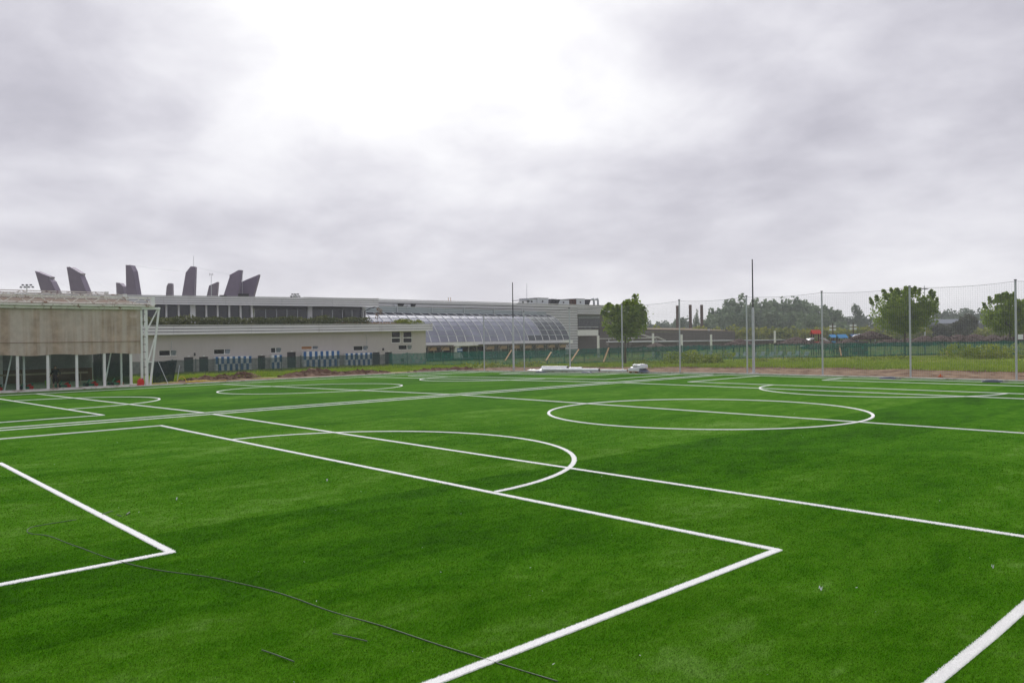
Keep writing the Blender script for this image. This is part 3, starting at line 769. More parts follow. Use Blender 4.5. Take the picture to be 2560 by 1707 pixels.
for i, (a, b, c_, d_) in enumerate(small):
    split = a + (b - a) * (.66 if i != 2 else .5)
    wnd = MB().box((XF - .12, split - .05, c_), (XF - .04, split + .05, d_)).box((XF - .12, a, c_), (XF - .05, b, c_ + .05)).box((XF - .12, a, d_ - .05), (XF - .05, b, d_)).box((XF - .12, a, c_ + .05), (XF - .05, a + .05, d_ - .05)).box((XF - .12, b - .05, c_ + .05), (XF - .05, b, d_ - .05)).build('window', 'white_paint', low)
    B('pane', (XF - .17, a, c_), (XF - .13, split, d_), 'orange_wood' if i == 3 else 'window_pane', wnd)
    MB().hexa([(XF - .12, split + .07, c_ + .06), (XF - .09, split + .07, c_ + .06), (XF - .09, b - .07, c_ + .06), (XF - .12, b - .07, c_ + .06),
               (XF + .16, split + .07, d_ - .08), (XF + .19, split + .07, d_ - .08), (XF + .19, b - .07, d_ - .08), (XF + .16, b - .07, d_ - .08)]).build('tilted_pane', 'sky_pane', wnd)
    B('inner_dark', (XF - .178, split, c_), (XF - .171, b, d_), 'window_pane', wnd)
    if i == 3: wnd['label'] = 'small window with an orange-brown shutter'
    B('sill', (XF - .02, a - .05, c_ - .06), (XF + .06, b + .05, c_ - .005), 'kerb', wnd)
for a, b, c_, d_ in bigw:
    mz = (c_ + d_) / 2 - .05
    wnd = MB().box((XF - .12, a, mz - .07), (XF - .03, b, mz + .07)).box((XF - .12, a, c_), (XF - .03, a + .08, mz - .07)).box((XF - .12, b - .08, c_), (XF - .03, b, mz - .07)).box((XF - .12, a, mz + .07), (XF - .03, a + .08, d_)).box((XF - .12, b - .08, mz + .07), (XF - .03, b, d_)).box((XF - .12, a + .08, c_), (XF - .03, b - .08, c_ + .08)).build('window', 'white_paint', low)
    B('pane', (XF - .17, a, c_), (XF - .13, b, mz), 'window_pane', wnd); B('pane', (XF - .17, a, mz), (XF - .13, b, d_), 'window_pane', wnd)
for a, b, c_, d_ in doors:
    d = B('door', (XF - .17, a + .05, c_), (XF - .11, b - .05, d_ - .05), 'dark_steel', low)
    B('frame', (XF - .178, a, c_), (XF - .172, b, d_), 'black', d)
    B('door_lamp', (XF, (a + b) / 2 - .15, d_ + .06), (XF + .10, (a + b) / 2 + .15, d_ + .16), 'white_paint', d)
    MB().box((XF - .10, b - .22, c_ + 1.0), (XF - .06, b - .12, c_ + 1.04)).build('handle', 'galv', d)
for px, py0, py1 in ((486.5, 882, 889), (957.5, 870, 876)):
    q = rect(px - 1.5, py0, px + 1.5, py1, XF); B('wall_lamp', (XF, q[0], q[2]), (XF + .14, q[1], q[3]), 'dark_steel', low)
MB().tube([(XF + .05, atx(429, 880, XF).y, ZB), (XF + .05, atx(429, 880, XF).y, 3.3)], .03, 6).build('drainpipe', 'galv', low)
MB().tube([(XF + .05, atx(916, 850, XF).y, .4), (XF + .05, atx(916, 850, XF).y, 3.9)], .03, 6).build('drainpipe', 'galv', low)
XA = XF + 1.1
zlow = lin((atx(356, 838, XA), atx(356, 814.5, XA)), (atx(1082, 826.3, XA), atx(1082, 809.5, XA)))
YA1 = atx(1082, 815, XA).y
boards(low, XA, 16, YA1, zlow, 3, 6)
MB().hexa([(XA - .2, YA1, zlow(YA1)[0]), (XA, YA1, zlow(YA1)[0]), (XA - 14, YA1 + .02, zlow(YA1)[0]), (XA - 14, YA1, zlow(YA1)[0]), (XA - .2, YA1, zlow(YA1)[1]), (XA, YA1, zlow(YA1)[1]), (XA - 14, YA1 + .02, zlow(YA1)[1]), (XA - 14, YA1, zlow(YA1)[1])]) if False else None
MB().hexa([(XA - 16, 16, zlow(16)[0] + .02), (XA - .15, 16, zlow(16)[0] + .02), (XA - .15, YA1, zlow(YA1)[0] + .02), (XA - 16, YA1, zlow(YA1)[0] + .02),
           (XA - 16, 16, zlow(16)[1] - .12), (XA - .15, 16, zlow(16)[1] - .12), (XA - .15, YA1, zlow(YA1)[1] - .12), (XA - 16, YA1, zlow(YA1)[1] - .12)]).build('roof_slab', 'fascia', low)
# upper storey
XU, XG = -107.0, -108.8
up = thing('upper_storey', 'glazed upper storey with silver fascia set back on the pavilion roof', 'building', (XG, 50, 5))
zup = lin((atx(383, 760.5, XU), atx(383, 739, XU)), (atx(947, 766.8, XU), atx(947, 747, XU)))
YU1 = atx(947, 756, XU).y; YU0 = 12.
boards(up, XU, YU0, YU1, zup, 4, 7)
MB().hexa([(XU - 34, YU0, zup(YU0)[0] + .02), (XU - .15, YU0, zup(YU0)[0] + .02), (XU - .15, YU1, zup(YU1)[0] + .02), (XU - 34, YU1, zup(YU1)[0] + .02),
           (XU - 34, YU0, zup(YU0)[1] - .08), (XU - .15, YU0, zup(YU0)[1] - .08), (XU - .15, YU1, zup(YU1)[1] - .08), (XU - 34, YU1, zup(YU1)[1] - .08)]).build('roof_slab', 'fascia', up)
def ux(px): return atx(px, 785, XG).y
def zter(y): return zlow(y)[1] - .2
pill = [(345, 5), (414.8, 4), (445.8, 4), (481, 13), (514.6, 4), (543.2, 4), (572, 4), (600.3, 4), (628.5, 5)]
px_prev = None
edges = [330] + [p_[0] for p_ in pill]
for pxc, wpx in pill:
    a, b = ux(pxc - wpx / 2), ux(pxc + wpx / 2); B('pillar', (XG - .1, a, 4.8), (XG + .22, b, zup((a + b) / 2)[0] + .1), 'white_paint', up)
for (p0, w0), (p1, w1) in zip(pill[:-1], pill[1:]):
    a, b = ux(p0 + w0 / 2), ux(p1 - w1 / 2); zt_ = zup((a + b) / 2)[0] + .1
    zm = 4.8 + (zt_ - 4.8) * .42
    B('pane', (XG - .02, a, 4.8), (XG + .0, b, zm - .04), 'dark_glass', up); B('pane', (XG - .02, a, zm + .04), (XG + .0, b, zt_), 'dark_glass', up)
    B('transom', (XG - .03, a, zm - .05), (XG + .08, b, zm + .05), 'white_paint', up)
# recessed right half: grey header, narrow mullions, one clad pier
a, b = ux(631), ux(917); B('header', (XG - .6, a, zup(b)[0] - .45), (XG - .45, b, zup(b)[0] + .1), 'fascia_dark', up)
mull = [640, 668, 695, 721, 747, 772, 784, 809, 835, 860, 884, 908]
for p0, p1 in zip(mull[:-1], mull[1:]):
    a, b = ux(p0) + .04, ux(p1) - .04
    if p0 == 772: B('pier', (XG - .6, a, 4.8), (XG - .3, b, zup(b)[0] + .1), 'cladding', up); continue
    B('pane', (XG - .56, a, 4.8), (XG - .54, b, zup(b)[0] - .4), 'dark_glass', up)
for p0 in mull: B('mullion', (XG - .6, ux(p0) - .04, 4.8), (XG - .46, ux(p0) + .04, zup(60)[0] - .35), 'galv', up)
for k in range(7):
    z0 = 5.0 + k * .5; B('pier', (XG - .7, ux(908.3), z0), (XG - .2, ux(917), z0 + .42), 'cladding', up)
B('side_wall', (XG - 30, ux(917) - .2, 4.8), (XG - .75, ux(917), zup(75)[0] + .1), 'cladding', up)
MB().tube([(XG - .1, ux(913), 4.9), (XG - .1, ux(913), 7.7), (XG + .5, ux(918), 8.0), (XG + .9, ux(934), 8.45)], .07, 8).build('downpipe', 'black', up)
for px, w_ in ((541, 10), (588, 11)):
    a = atx(px, 737, XU - 6)
    h = thing('roof_hatch', f'{"tilted" if px > 560 else "flat"} dark roof hatch on the upper roof below the fins', 'hatch', (a.x, a.y, zup(a.y)[1]))
    ww = .55 if px < 560 else .8
    MB().box((a.x, a.y - .6, zup(a.y)[1] - .1), (a.x + .8, a.y + .2, zup(a.y)[1] + .35)).build('curb', 'galv', h)
    MB().hexa([(a.x + .2, a.y + .2, zup(a.y)[1]), (a.x + .3, a.y + .2, zup(a.y)[1]), (a.x + .3, a.y + .2 + 2 * ww, zup(a.y)[1]), (a.x + .2, a.y + .2 + 2 * ww, zup(a.y)[1]),
               (a.x + .2, a.y + .4, zup(a.y)[1] + ww), (a.x + .3, a.y + .4, zup(a.y)[1] + ww), (a.x + .3, a.y + .4 + 2 * ww, zup(a.y)[1] + ww), (a.x + .2, a.y + .4 + 2 * ww, zup(a.y)[1] + ww)]).build('lid', 'black', h)

# foliage helpers -----------------------------------------------------------
def leaf_quads(cent, size, up_bias=.3, flat=1.):
    """random leaf-sized quads around given centres (n,3)"""
    n = len(cent); a = rng.normal(size=(n, 3)); a[:, 2] += up_bias; a /= np.linalg.norm(a, axis=1)[:, None]
    t1 = np.cross(a, rng.normal(size=(n, 3))); t1 /= np.linalg.norm(t1, axis=1)[:, None]; t2 = np.cross(a, t1)
    s = (size * rng.uniform(.6, 1.3, n))[:, None] / 2
    v = np.zeros((n, 4, 3)); v[:, 0] = cent - t1 * s * .25 - t2 * s; v[:, 1] = cent + t1 * s * .8; v[:, 2] = cent + t2 * s * 1.1; v[:, 3] = cent - t1 * s * .8
    return v
def lobes(c, r, k, n, lr=.42, shell=.5):
    """leaf centres grouped in k clumps through an ellipsoid c,r"""
    c = np.array(c); r = np.array(r)
    d = rng.normal(size=(k, 3)); d /= np.linalg.norm(d, axis=1)[:, None]
    lc = d * (rng.uniform(.25, 1, (k, 1)) ** .6) * (1 - lr * .55)
    i = rng.integers(0, k, n); e = rng.normal(size=(n, 3)); e /= np.linalg.norm(e, axis=1)[:, None]
    rad = lr * rng.uniform(.7, 1.25, k)[i][:, None] * (rng.uniform(0, 1, (n, 1)) ** (1 / 3) * shell + 1 - shell)
    return c + (lc[i] + e * rad) * r
# planting along the pavilion roof edge
pts = []
for i in range(8000):
    y = random.uniform(30, 66); x = XA - random.uniform(.5, 3.0)
    hmax = .55 + .35 * mnoise.noise(V(y * .35, 0, 5)) + .2
    pts.append((x, y, zter(y) + .1 + random.random() ** 1.3 * max(.4, hmax) * 1.6))
v = leaf_quads(np.array(pts), .30)
tag(np_mesh('roof_planting', v, len(v), 4, 'juniper', None, 'stuff'), 'low green and brown shrubs growing along the pavilion roof edge')
pts = []
for i in range(1500):
    y = random.uniform(60, 72.5); x = XA - random.uniform(.5, 2.6); pts.append((x, y, zter(y) + random.random() * (.55 + .2 * mnoise.noise(V(y, 0, 1)))))
v = leaf_quads(np.array(pts), .20, 0)
v[:, :, 2] = v[:, :, 2] * 1.0
tag(np_mesh('dry_grass', v, len(v), 4, 'dry_plant', None, 'stuff'), 'reddish-brown dry grass on the pavilion roof edge')
jb0 = atx(1017, 809, XA - 1.2)
jb = thing('juniper_bush', 'bright yellow-green spreading juniper on the pavilion roof corner', 'bush', jb0)
cs = lobes((jb0.x, jb0.y, jb0.z + .10), (1.5, 2.9, .75), 26, 2600, .34)
cs = cs[cs[:, 2] > jb0.z - .1]; v = leaf_quads(cs, .20); np_mesh('crown', v, len(v), 4, 'juniper_bright', jb)
MB().tube([(jb0.x, jb0.y, jb0.z - .2), (jb0.x, jb0.y, jb0.z + .4)], .05, 6).build('stem', 'bark', jb)
sp0 = atx(944, 805, XA - 2)
sp = thing('sapling', 'thin brown sapling growing on the pavilion roof near its corner', 'sapling', sp0)
MB().tube([sp0, sp0 + V(0, .1, 1.2), sp0 + V(0, .25, 2.3)], [.03, .02, .01], 5).tube([sp0 + V(0, .03, .6), sp0 + V(.1, -.5, 1.5)], .015, 4).tube([sp0 + V(0, .08, .9), sp0 + V(-.1, .7, 1.7)], .015, 4).build('stem', 'bark', sp)
cs = lobes((sp0.x, sp0.y + .1, sp0.z + 1.4), (.5, .8, 1.0), 10, 160, .3); v = leaf_quads(cs, .16); np_mesh('leaves', v, len(v), 4, 'dry_plant', sp)

# lockers in front of the pavilion wall
XL = XF + .75
def lockers(px0, px1, py0, cols, label, first):
    y0, y1 = atx(px0, py0 + 15, XL).y, atx(px1, py0 + 15, XL).y; zt_ = atx((px0 + px1) / 2, py0, XL).z
    L = thing('locker_bank', label, 'lockers', (XL - .3, (y0 + y1) / 2, ZB), 'checkered lockers along the pavilion')
    B('carcass', (XL - .55, y0, ZB), (XL - .03, y1, zt_), 'white_door', L)
    cw = (y1 - y0) / cols; hm = ZB + (zt_ - ZB) * .5; capz = zt_ - (zt_ - ZB) * .10
    for i in range(cols):
        for j in range(2):
            blue = (i + j + first) % 2 == 0
            za_, zb_ = (ZB + .04, hm - .01) if j == 0 else (hm + .01, zt_ - .02)
            d = B('locker_door', (XL - .03, y0 + cw * i + .012, za_), (XL + .0, y0 + cw * (i + 1) - .012, zb_), 'blue_door' if blue else 'white_door', L)
lockers(539, 629, 890.5, 13, 'long bank of blue and white checkered lockers left of the pavilion doors', 1)
lockers(679.5, 705.5, 887, 4, 'narrow four-column bank of blue and white lockers', 0)
lockers(759, 849, 877.5, 13, 'long bank of blue and white checkered lockers below the orange shutter', 1)
lockers(864, 931, 882, 11, 'bank of blue and white checkered lockers nearest the right pair of doors', 1)
# chair behind the fence
cp = atx(1009, 915, XF + 2); cz = ZB
chx = thing('garden_chair', 'brown slatted chair in front of the pavilion wall', 'chair', (cp.x, cp.y, cz))
for sx_ in (-.22, .22):
    for sy_ in (-.24, .24): B('leg', (cp.x + sx_ - .02, cp.y + sy_ - .02, cz), (cp.x + sx_ + .02, cp.y + sy_ + .02, cz + .45), 'rust_post', chx)
B('seat', (cp.x - .25, cp.y - .27, cz + .45), (cp.x + .25, cp.y + .27, cz + .49), 'rust_post', chx)
B('backrest', (cp.x - .25, cp.y - .27, cz + .49), (cp.x - .21, cp.y + .27, cz + .95), 'rust_post', chx)

# ------------------------------------------------------------------ roof fins behind the pavilion
def C1(x, y): return (x * .2296, 640 + y * .2296)
def C2(x, y): return (340 + x * .2169, 640 + y * .2169)
fins = [
    ('leftmost leaning grey fin behind the hall roof', 158, [C1(380, 162), C1(540, 225), C1(528, 243), C1(555, 275), C1(605, 380), C1(660, 520), C1(490, 520), C1(445, 380)], 1),
    ('second leaning grey fin behind the hall roof', 156, [C1(725, 120), C1(760, 118), C1(873, 187), C1(866, 207), C1(940, 390), C1(990, 520), C1(795, 520), C1(768, 385)], 1),
    ('small short fin left of the tall upright fin', 196, [C1(1262, 290), C1(1300, 292), C1(1337, 330), C1(1350, 405), C1(1360, 480), C1(1272, 480)], 1),
    ('tall upright fin narrowing to a flat top, third large one', 155, [C1(1368, 98), C1(1418, 98), C1(1448, 165), C1(1487, 410), C1(1505, 520), C1(1377, 520)], 1),
    ('small short fin between the two tall upright fins', 197, [C2(370, 315), C2(412, 315), C2(415, 440), C2(417, 520), C2(338, 520), C2(352, 350)], -1),
    ('tall upright fin with a shoulder on its left side', 155, [C2(630, 120), C2(678, 122), C2(668, 443), C2(665, 540), C2(515, 540), C2(573, 190)], -1),
    ('small fin with a slanted top right of the antenna', 196, [C2(943, 297), C2(930, 445), C2(922, 520), C2(800, 520), C2(842, 340), C2(870, 330)], -1),
    ('large fin with notched slanted top leaning right', 157, [C2(1180, 162), C2(1217, 162), C2(1175, 450), C2(1160, 540), C2(980, 540), C2(1080, 235), C2(1074, 222)], -1),
    ('rightmost broad fin with a long slanted top', 160, [C2(1420, 212), C2(1355, 455), C2(1330, 540), C2(1110, 540), C2(1200, 305), C2(1285, 268)], -1)]
tops = []
for lab, D, poly, sg in fins:
    pp = [atd(a, b, D) for a, b in poly]
    cen = sum(pp, V(0, 0, 0)) / len(pp); zb = min(q.z for q in pp)
    f = thing('roof_fin', lab, 'fin', (cen.x, cen.y, zb), 'grey fins rising behind the pavilion roof')
    off = (FWD * 1.6 + RGT * (.22 * sg)); off.z = 0
    MB().prism(pp, off).build('blade', 'fin', f)
    # paler edge strip folded along the inner side, as a shallow pressed panel
    k = 2 if len(pp) > 6 else 1
    lo, hi = min(q.z for q in pp), max(q.z for q in pp); npan = 5
    for k in range(npan):
        za_, zb_ = lo + (hi - lo) * (k / npan) + .05, lo + (hi - lo) * ((k + 1) / npan) - .05
        def cross(z):
            xs_ = []
            for q0, q1 in zip(pp, pp[1:] + pp[:1]):
                if (q0.z - z) * (q1.z - z) < 0: xs_.append(q0.lerp(q1, (z - q0.z) / (q1.z - q0.z)))
            return sorted(xs_, key=lambda q: q.dot(_rh))
        a_, b_ = cross(za_), cross(zb_)
        if len(a_) >= 2 and len(b_) >= 2:
            quad = [a_[0].lerp(a_[-1], .04), a_[0].lerp(a_[-1], .96), b_[0].lerp(b_[-1], .96), b_[0].lerp(b_[-1], .04)]
            MB().prism([q - FWD * .07 for q in quad], FWD * .05).build('face_panel', 'fin', f)
    tops.append((lab, f, pp))
for i, j in ((0, 1), (1, 3), (3, 5), (5, 7)):
    a = tops[i][2][1]; b = tops[j][2][0] * .15 + tops[j][2][-1] * .85
    q = [a.lerp(b, t_ / 10) - V(0, 0, .15 * math.sin(math.pi * t_ / 10)) for t_ in range(11)]
    MB().tube(q, .016, 4).build('stay_cable', 'galv', tops[i][1])
an = atd(528, 712, 150)
at = thing('antenna', 'thin television antenna between the roof fins', 'antenna', (an.x, an.y, an.z - 1))
MB().tube([an - V(0, 0, 2.5), atd(528, 684, 150)], .05, 5).build('mast', 'galv', at)
q = atd(528, 686, 150)
MB().beam(q - _rh * .35, q + _rh * .35, .05).beam(q - _rh * .3 - V(0, 0, .25), q - _rh * .3 + V(0, 0, .25), .04).beam(q + _rh * .3 - V(0, 0, .25), q + _rh * .3 + V(0, 0, .25), .04).build('dipole', 'dark_steel', at)
for k, (px, py0, py1, lab) in enumerate(((484, 640, 666, 'thin rod aerial above the tall fin with a shoulder'), (606, 676, 702, 'thin rod beside the rightmost fin'))):
    o = MB().tube([atd(px, py1 + 40, 158), atd(px, py0, 158)], .04, 5).build('rod_aerial', 'galv', origin=atd(px, py1 + 40, 158)); tag(o, lab, 'aerial')
def floodmast(px, py0, py1, D, lab, wpx):
    a = atd(px, py0, D); base = V(a.x, a.y, -.5); hw = wpx / FPX * D / 2
    f = thing('floodlight_mast', lab, 'floodlight', base, 'floodlight masts beyond the roofs')
    MB().tube([base, V(a.x, a.y, a.z)], .15, 8).build('mast', 'galv', f)
    MB().beam(a - _rh * hw - V(0, 0, .1), a + _rh * hw - V(0, 0, .1), .12).beam(a - _rh * hw * .8 - V(0, 0, .6), a + _rh * hw * .8 - V(0, 0, .6), .1).build('crossarm', 'dark_steel', f)
    for i in range(7):
        o = a + _rh * (hw * (-1 + i / 3)) + V(0, 0, .12 if i % 2 else -.55)
        MB().hexa([o + V(-.3, -.3, -.2), o + V(.3, -.3, -.3), o + V(.3, .3, -.3), o + V(-.3, .3, -.2), o + V(-.25, -.25, .2), o + V(.25, -.25, .1), o + V(.25, .25, .1), o + V(-.25, .25, .2)]).build('lamp_head', 'dark_steel', f)
floodmast(67, 713, 740, 240, 'floodlight cluster on a mast above the hall roof at the left', 30)
floodmast(738, 736, 745, 250, 'floodlight cluster just showing over the upper storey roof', 20)

# ------------------------------------------------------------------ vaulted glass hall
XE, WV, Z0v, Z1v = -115.0, 6.2, 2.45, 7.95
YV0, YV1 = 60.0, atx(1425, 846, XE).y
th0 = math.radians(16)
th1 = math.radians(70)
def vault(t_):
    th = th0 + (th1 - th0) * t_
    return (XE - WV * (math.cos(th0) - math.cos(th)) / (math.cos(th0) - math.cos(th1)), Z0v + (Z1v - Z0v) * (math.sin(th) - math.sin(th0)) / (math.sin(th1) - math.sin(th0)))
va = thing('vaulted_glass_hall', 'curved glass roof of many panes sweeping down beside the pavilion', 'building', (XE, 92, ZB))
NC, NR = 31, 7
cw = (YV1 - YV0) / NC
tb = [0, .15, .30, .445, .585, .725, .86, 1.0]
rowmesh = {}
for j in range(NR):
    (xa, za_), (xb, zb_) = vault(tb[j] + .004), vault(tb[j + 1] - .004)
    nn = Vector((zb_ - za_, 0, xa - xb)).normalized() * .03
    for i in range(NC):
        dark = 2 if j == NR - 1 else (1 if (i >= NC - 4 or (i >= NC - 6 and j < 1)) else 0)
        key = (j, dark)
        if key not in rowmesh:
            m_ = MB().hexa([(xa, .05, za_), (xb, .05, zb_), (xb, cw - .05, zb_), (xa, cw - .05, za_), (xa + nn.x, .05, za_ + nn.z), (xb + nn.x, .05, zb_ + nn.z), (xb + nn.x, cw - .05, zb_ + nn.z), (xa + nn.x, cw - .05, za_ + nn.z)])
            ob = m_.build('pane', ('vault_pane', 'vault_dark', 'vault_shade')[dark], va)
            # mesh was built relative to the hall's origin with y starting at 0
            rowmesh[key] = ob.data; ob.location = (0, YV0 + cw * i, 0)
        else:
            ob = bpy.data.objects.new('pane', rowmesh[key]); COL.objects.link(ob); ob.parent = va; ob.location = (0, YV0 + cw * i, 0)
rib = None
for i in range(NC + 1):
    if rib is None:
        prof = [vault(k / 14) for k in range(15)]; mb = MB()
        for (xa, za_), (xb, zb_) in zip(prof[:-1], prof[1:]): mb.beam((xa + .05, 0, za_ + .03), (xb + .05, 0, zb_ + .03), 0.07, .14)
        rib = mb.build('rib', 'white_paint', va); rib.location = (0, YV0, 0)
    else:
        o = rib.copy(); COL.objects.link(o); o.location = (0, YV0 + cw * i, 0)
for j in range(1, NR):
    xa, za_ = vault(tb[j]); B('purlin', (xa - .05, YV0, za_ - .05), (xa + .06, YV1, za_ + .06), 'cladding_teal', va)
B('eave_beam', (XE - .3, YV0, Z0v - .75), (XE + .25, YV1 + .6, Z0v - .02), 'white_paint', va)
zpar = lin((atx(1060, 783, XE - 6.6), atx(1060, 768.5, XE - 6.6)), (atx(1366, 788, XE - 6.6), atx(1366, 778.8, XE - 6.6)))
boards(va, XE - 6.5, YV0 - 2, atx(1366, 783, XE - 6.5).y, zpar, 3, 7, 'cladding_teal', cap=True)
for i in range(8): B('parapet_post', (XE - 6.44, YV0 + 8 * i - .06, zpar(YV0)[0]), (XE - 6.36, YV0 + 8 * i + .06, zpar(YV0)[1] + .05), 'galv', va)
# under the eave: shaded glazing behind a terrace
XW = XE - 2.0
B('terrace_wall', (XW - .2, YV0, ZB), (XW, YV1, Z0v - .8), 'hall_wall', va)
B('soffit', (XW, YV0, Z0v - .83), (XE - .31, YV1, Z0v - .77), 'fascia', va)
y = 78.5
while y < YV1 - 1:
    B('glazing', (XW + .01, y, ZB + .3), (XW + .05, y + 1.9, Z0v - 1.0), 'dark_glass', va); B('glazing_post', (XW + .02, y + 1.92, ZB), (XW + .10, y + 2.06, Z0v - .84), 'white_paint', va); y += 2.1
bq = rect(1139, 866, 1149, 884, XE - .5)
MB().hexa([(XE - .6, bq[0] - .6, -.6), (XE - .2, bq[0] + .8, -.6), (XE - .2, bq[0] + 1.6, -.6), (XE - .6, bq[0] + 1.2, -.6), (XE - .6, bq[0] - .2, Z0v - .8), (XE - .2, bq[0] - .2, Z0v - .8), (XE - .2, bq[1] - .4, Z0v - .8), (XE - .6, bq[1] - .4, Z0v - .8)]).build('buttress', 'white_paint', va)
B('notice_board', (XE - .18, bq[0] + .1, .55), (XE - .12, bq[0] + 1.35, 1.25), 'blue_door', va)
B('notice_board', (XE - .115, bq[0] + .15, .80), (XE - .11, bq[0] + 1.3, 1.0), 'white_door', va)

# timber awning with Y brackets and tan fabric in front of the terrace
def awning(y0, y1, lab):
    X = XE + 2.2
    A = thing('terrace_awning', lab, 'awning', (X, (y0 + y1) / 2, ZB), 'awnings along the terrace')
    B('beam', (X - .1, y0, 1.62), (X + .1, y1, 1.82), 'wood_clad', A)
    B('roof_edge', (X - 2.0, y0, 1.84), (X + .25, y1, 1.92), 'roof_felt', A)
    n = max(2, round((y1 - y0) / 3.4)); st = (y1 - y0) / n
    for i in range(n + 1):
        yy = y0 + st * i
        B('post', (X - .08, yy - .08, ZB), (X + .08, yy + .08, 1.62), 'wood_clad', A)
        for sg in (-1, 1):
            if y0 - .1 <= yy + sg * .9 <= y1 + .1: MB().beam((X, yy, .85), (X, yy + sg * .85, 1.62), .1).build('bracket', 'wood_clad', A)
        if i < n: B('fabric', (X - .6, yy + .5, .95), (X - .5, yy + st - .5, 1.58), 'tan_fabric', A)
awning(atx(1069, 865, XE + 2.2).y, atx(1133, 865, XE + 2.2).y, 'short timber awning with tan fabric left of the blue notice board')
awning(atx(1212, 865, XE + 2.2).y, atx(1424, 865, XE + 2.2).y, 'long timber awning with tan fabric under the glass vault')

# ------------------------------------------------------------------ metal-clad hall behind
XC = -123.0
mc = thing('metal_clad_hall', 'silver horizontally clad hall behind the glass vault with rooftop plant', 'building', (XC, 120, ZB))
ztop = lambda y: 10.45 + .002 * (y - 90)
YC0, YC1, YC2 = 66., atx(1444, 800, XC).y, atx(1536, 770, XC).y
B('core', (XC - 22, YC0, ZB), (XC - .3, YC1, ztop(100) - .1), 'clad_gap', mc)
B('core', (XC - 22, YC1, 8.2), (XC - .3, YC2, ztop(140) - .1), 'clad_gap', mc)
NB = 19
for k in range(NB):
    z0 = ZB + (ztop(100) - ZB) * k / NB; z1 = ZB + (ztop(100) - ZB) * (k + 1) / NB
    for s_ in range(5):
        a, b = YC0 + (YC1 - YC0) * s_ / 5 + .015, YC0 + (YC1 - YC0) * (s_ + 1) / 5 - .015
        if z1 < 7.2 and b < 112: continue
        MB().hexa([(XC - .29, a, z0 + .02), (XC, a, z0 + .02), (XC, b, z0 + .02), (XC - .29, b, z0 + .02), (XC - .29, a, z1 - .13), (XC - .04, a, z1 - .13), (XC - .04, b, z1 - .13), (XC - .29, b, z1 - .13)]).build('cladding_board', 'cladding', mc)
for k in range(4):
    z0, z1 = 8.45 + .5 * k, 8.95 + .5 * k
    MB().hexa([(XC - .29, YC1 + .015, z0), (XC, YC1 + .015, z0), (XC, YC2, z0), (XC - .29, YC2, z0), (XC - .29, YC1 + .015, z1 - .13), (XC - .04, YC1 + .015, z1 - .13), (XC - .04, YC2, z1 - .13), (XC - .29, YC2, z1 - .13)]).build('cladding_board', 'cladding', mc)
B('coping', (XC - .6, YC0, ztop(100) - .02), (XC + .06, YC2, ztop(100) + .12), 'fascia', mc)
# recessed window
B('recess_wall', (XC - 5, YC1, ZB), (XC - 4.6, YC2 + 8, 8.4), 'wood_clad', mc)
y0, y1 = atx(1446, 800, XC - 4.5).y, atx(1500, 800, XC - 4.5).y
zA, zB_ = atx(1470, 822, XC - 4.5).z, atx(1470, 785, XC - 4.5).z
for i in range(10):
    a, b = y0 + (y1 - y0) * i / 10 + .04, y0 + (y1 - y0) * (i + 1) / 10 - .04
    B('pane', (XC - 4.58, a, zA), (XC - 4.54, b, zA + (zB_ - zA) * .66), 'dark_glass', mc); B('pane', (XC - 4.58, a, zA + (zB_ - zA) * .70), (XC - 4.54, b, zB_), 'sky_pane', mc)
B('balcony_rail', (XC - .5, YC1, zA + .35), (XC - .45, atx(1500, 815, XC).y, zA + .41), 'white_paint', mc)
q = rect(1444, 824.5, 1496, 839, XC); B('balcony_front', (XC - .3, q[0] + .02, q[2]), (XC, q[1], q[3]), 'white_paint', mc)
B('balcony_floor', (XC - 4.6, q[0] + .02, q[2] + .1), (XC - .31, q[1], q[2] + .4), 'cladding', mc)
B('lower_recess', (XC - 3, q[0] - 2, ZB), (XC - 2.8, q[1] + 14, q[2]), 'wood_clad', mc)
B('column', (XC - .25, q[1] - .3, ZB), (XC, q[1], q[2] - .02), 'white_paint', mc)
q2 = rect(1520, 834, 1541, 842, XC - 4.4); B('pale_panel', (XC - 4.55, q2[0], q2[2]), (XC - 4.45, q2[1], q2[3]), 'cladding', mc)  # pale cladding panel on the dark recess wall
# roof plant
def plant(px0, px1, py0, X, mt, lab, cat='vent', slant=0, name='ventilation_unit'):
    a, b = atx(px0, 755, X), atx(px1, 755, X); zt_ = atx((px0 + px1) / 2, py0, X).z; z0 = ztop(100) + .02
    P_ = thing(name, lab, cat, (X, (a.y + b.y) / 2, z0), 'ventilation plant on the clad hall roof')
    MB().hexa([(X - 2.5, a.y, z0), (X, a.y, z0), (X, b.y, z0), (X - 2.5, b.y, z0), (X - 2.5, a.y + slant, zt_), (X, a.y + slant, zt_), (X, b.y + slant, zt_), (X - 2.5, b.y + slant, zt_)]).build('casing', mt, P_)
    MB().box((X - 2.6, a.y + slant - .05, zt_), (X + .08, b.y + slant + .05, zt_ + .08)).build('lid', 'fascia_dark', P_)
    MB().tube([(X + .0, (a.y + b.y) / 2 + slant * .5 - .1, (z0 + zt_) / 2), (X + .06, (a.y + b.y) / 2 + slant * .5 - .1, (z0 + zt_) / 2)], .22, 10).build('fan_grille', 'dark_steel', P_)
XP = XC - 2
plant(1290, 1316, 751, XP, 'white_paint', 'low sloped pale hood, leftmost of the roof plant', slant=1.2)
plant(1318, 1342, 747, XP, 'galv', 'grey ventilation box, first of the roof units')
plant(1343, 1371, 745.5, XP, 'galv', 'tallest grey ventilation box on the clad roof')
plant(1372, 1384, 748, XP, 'dark_steel', 'dark slanted louvre, left one of the middle pair', slant=.9)
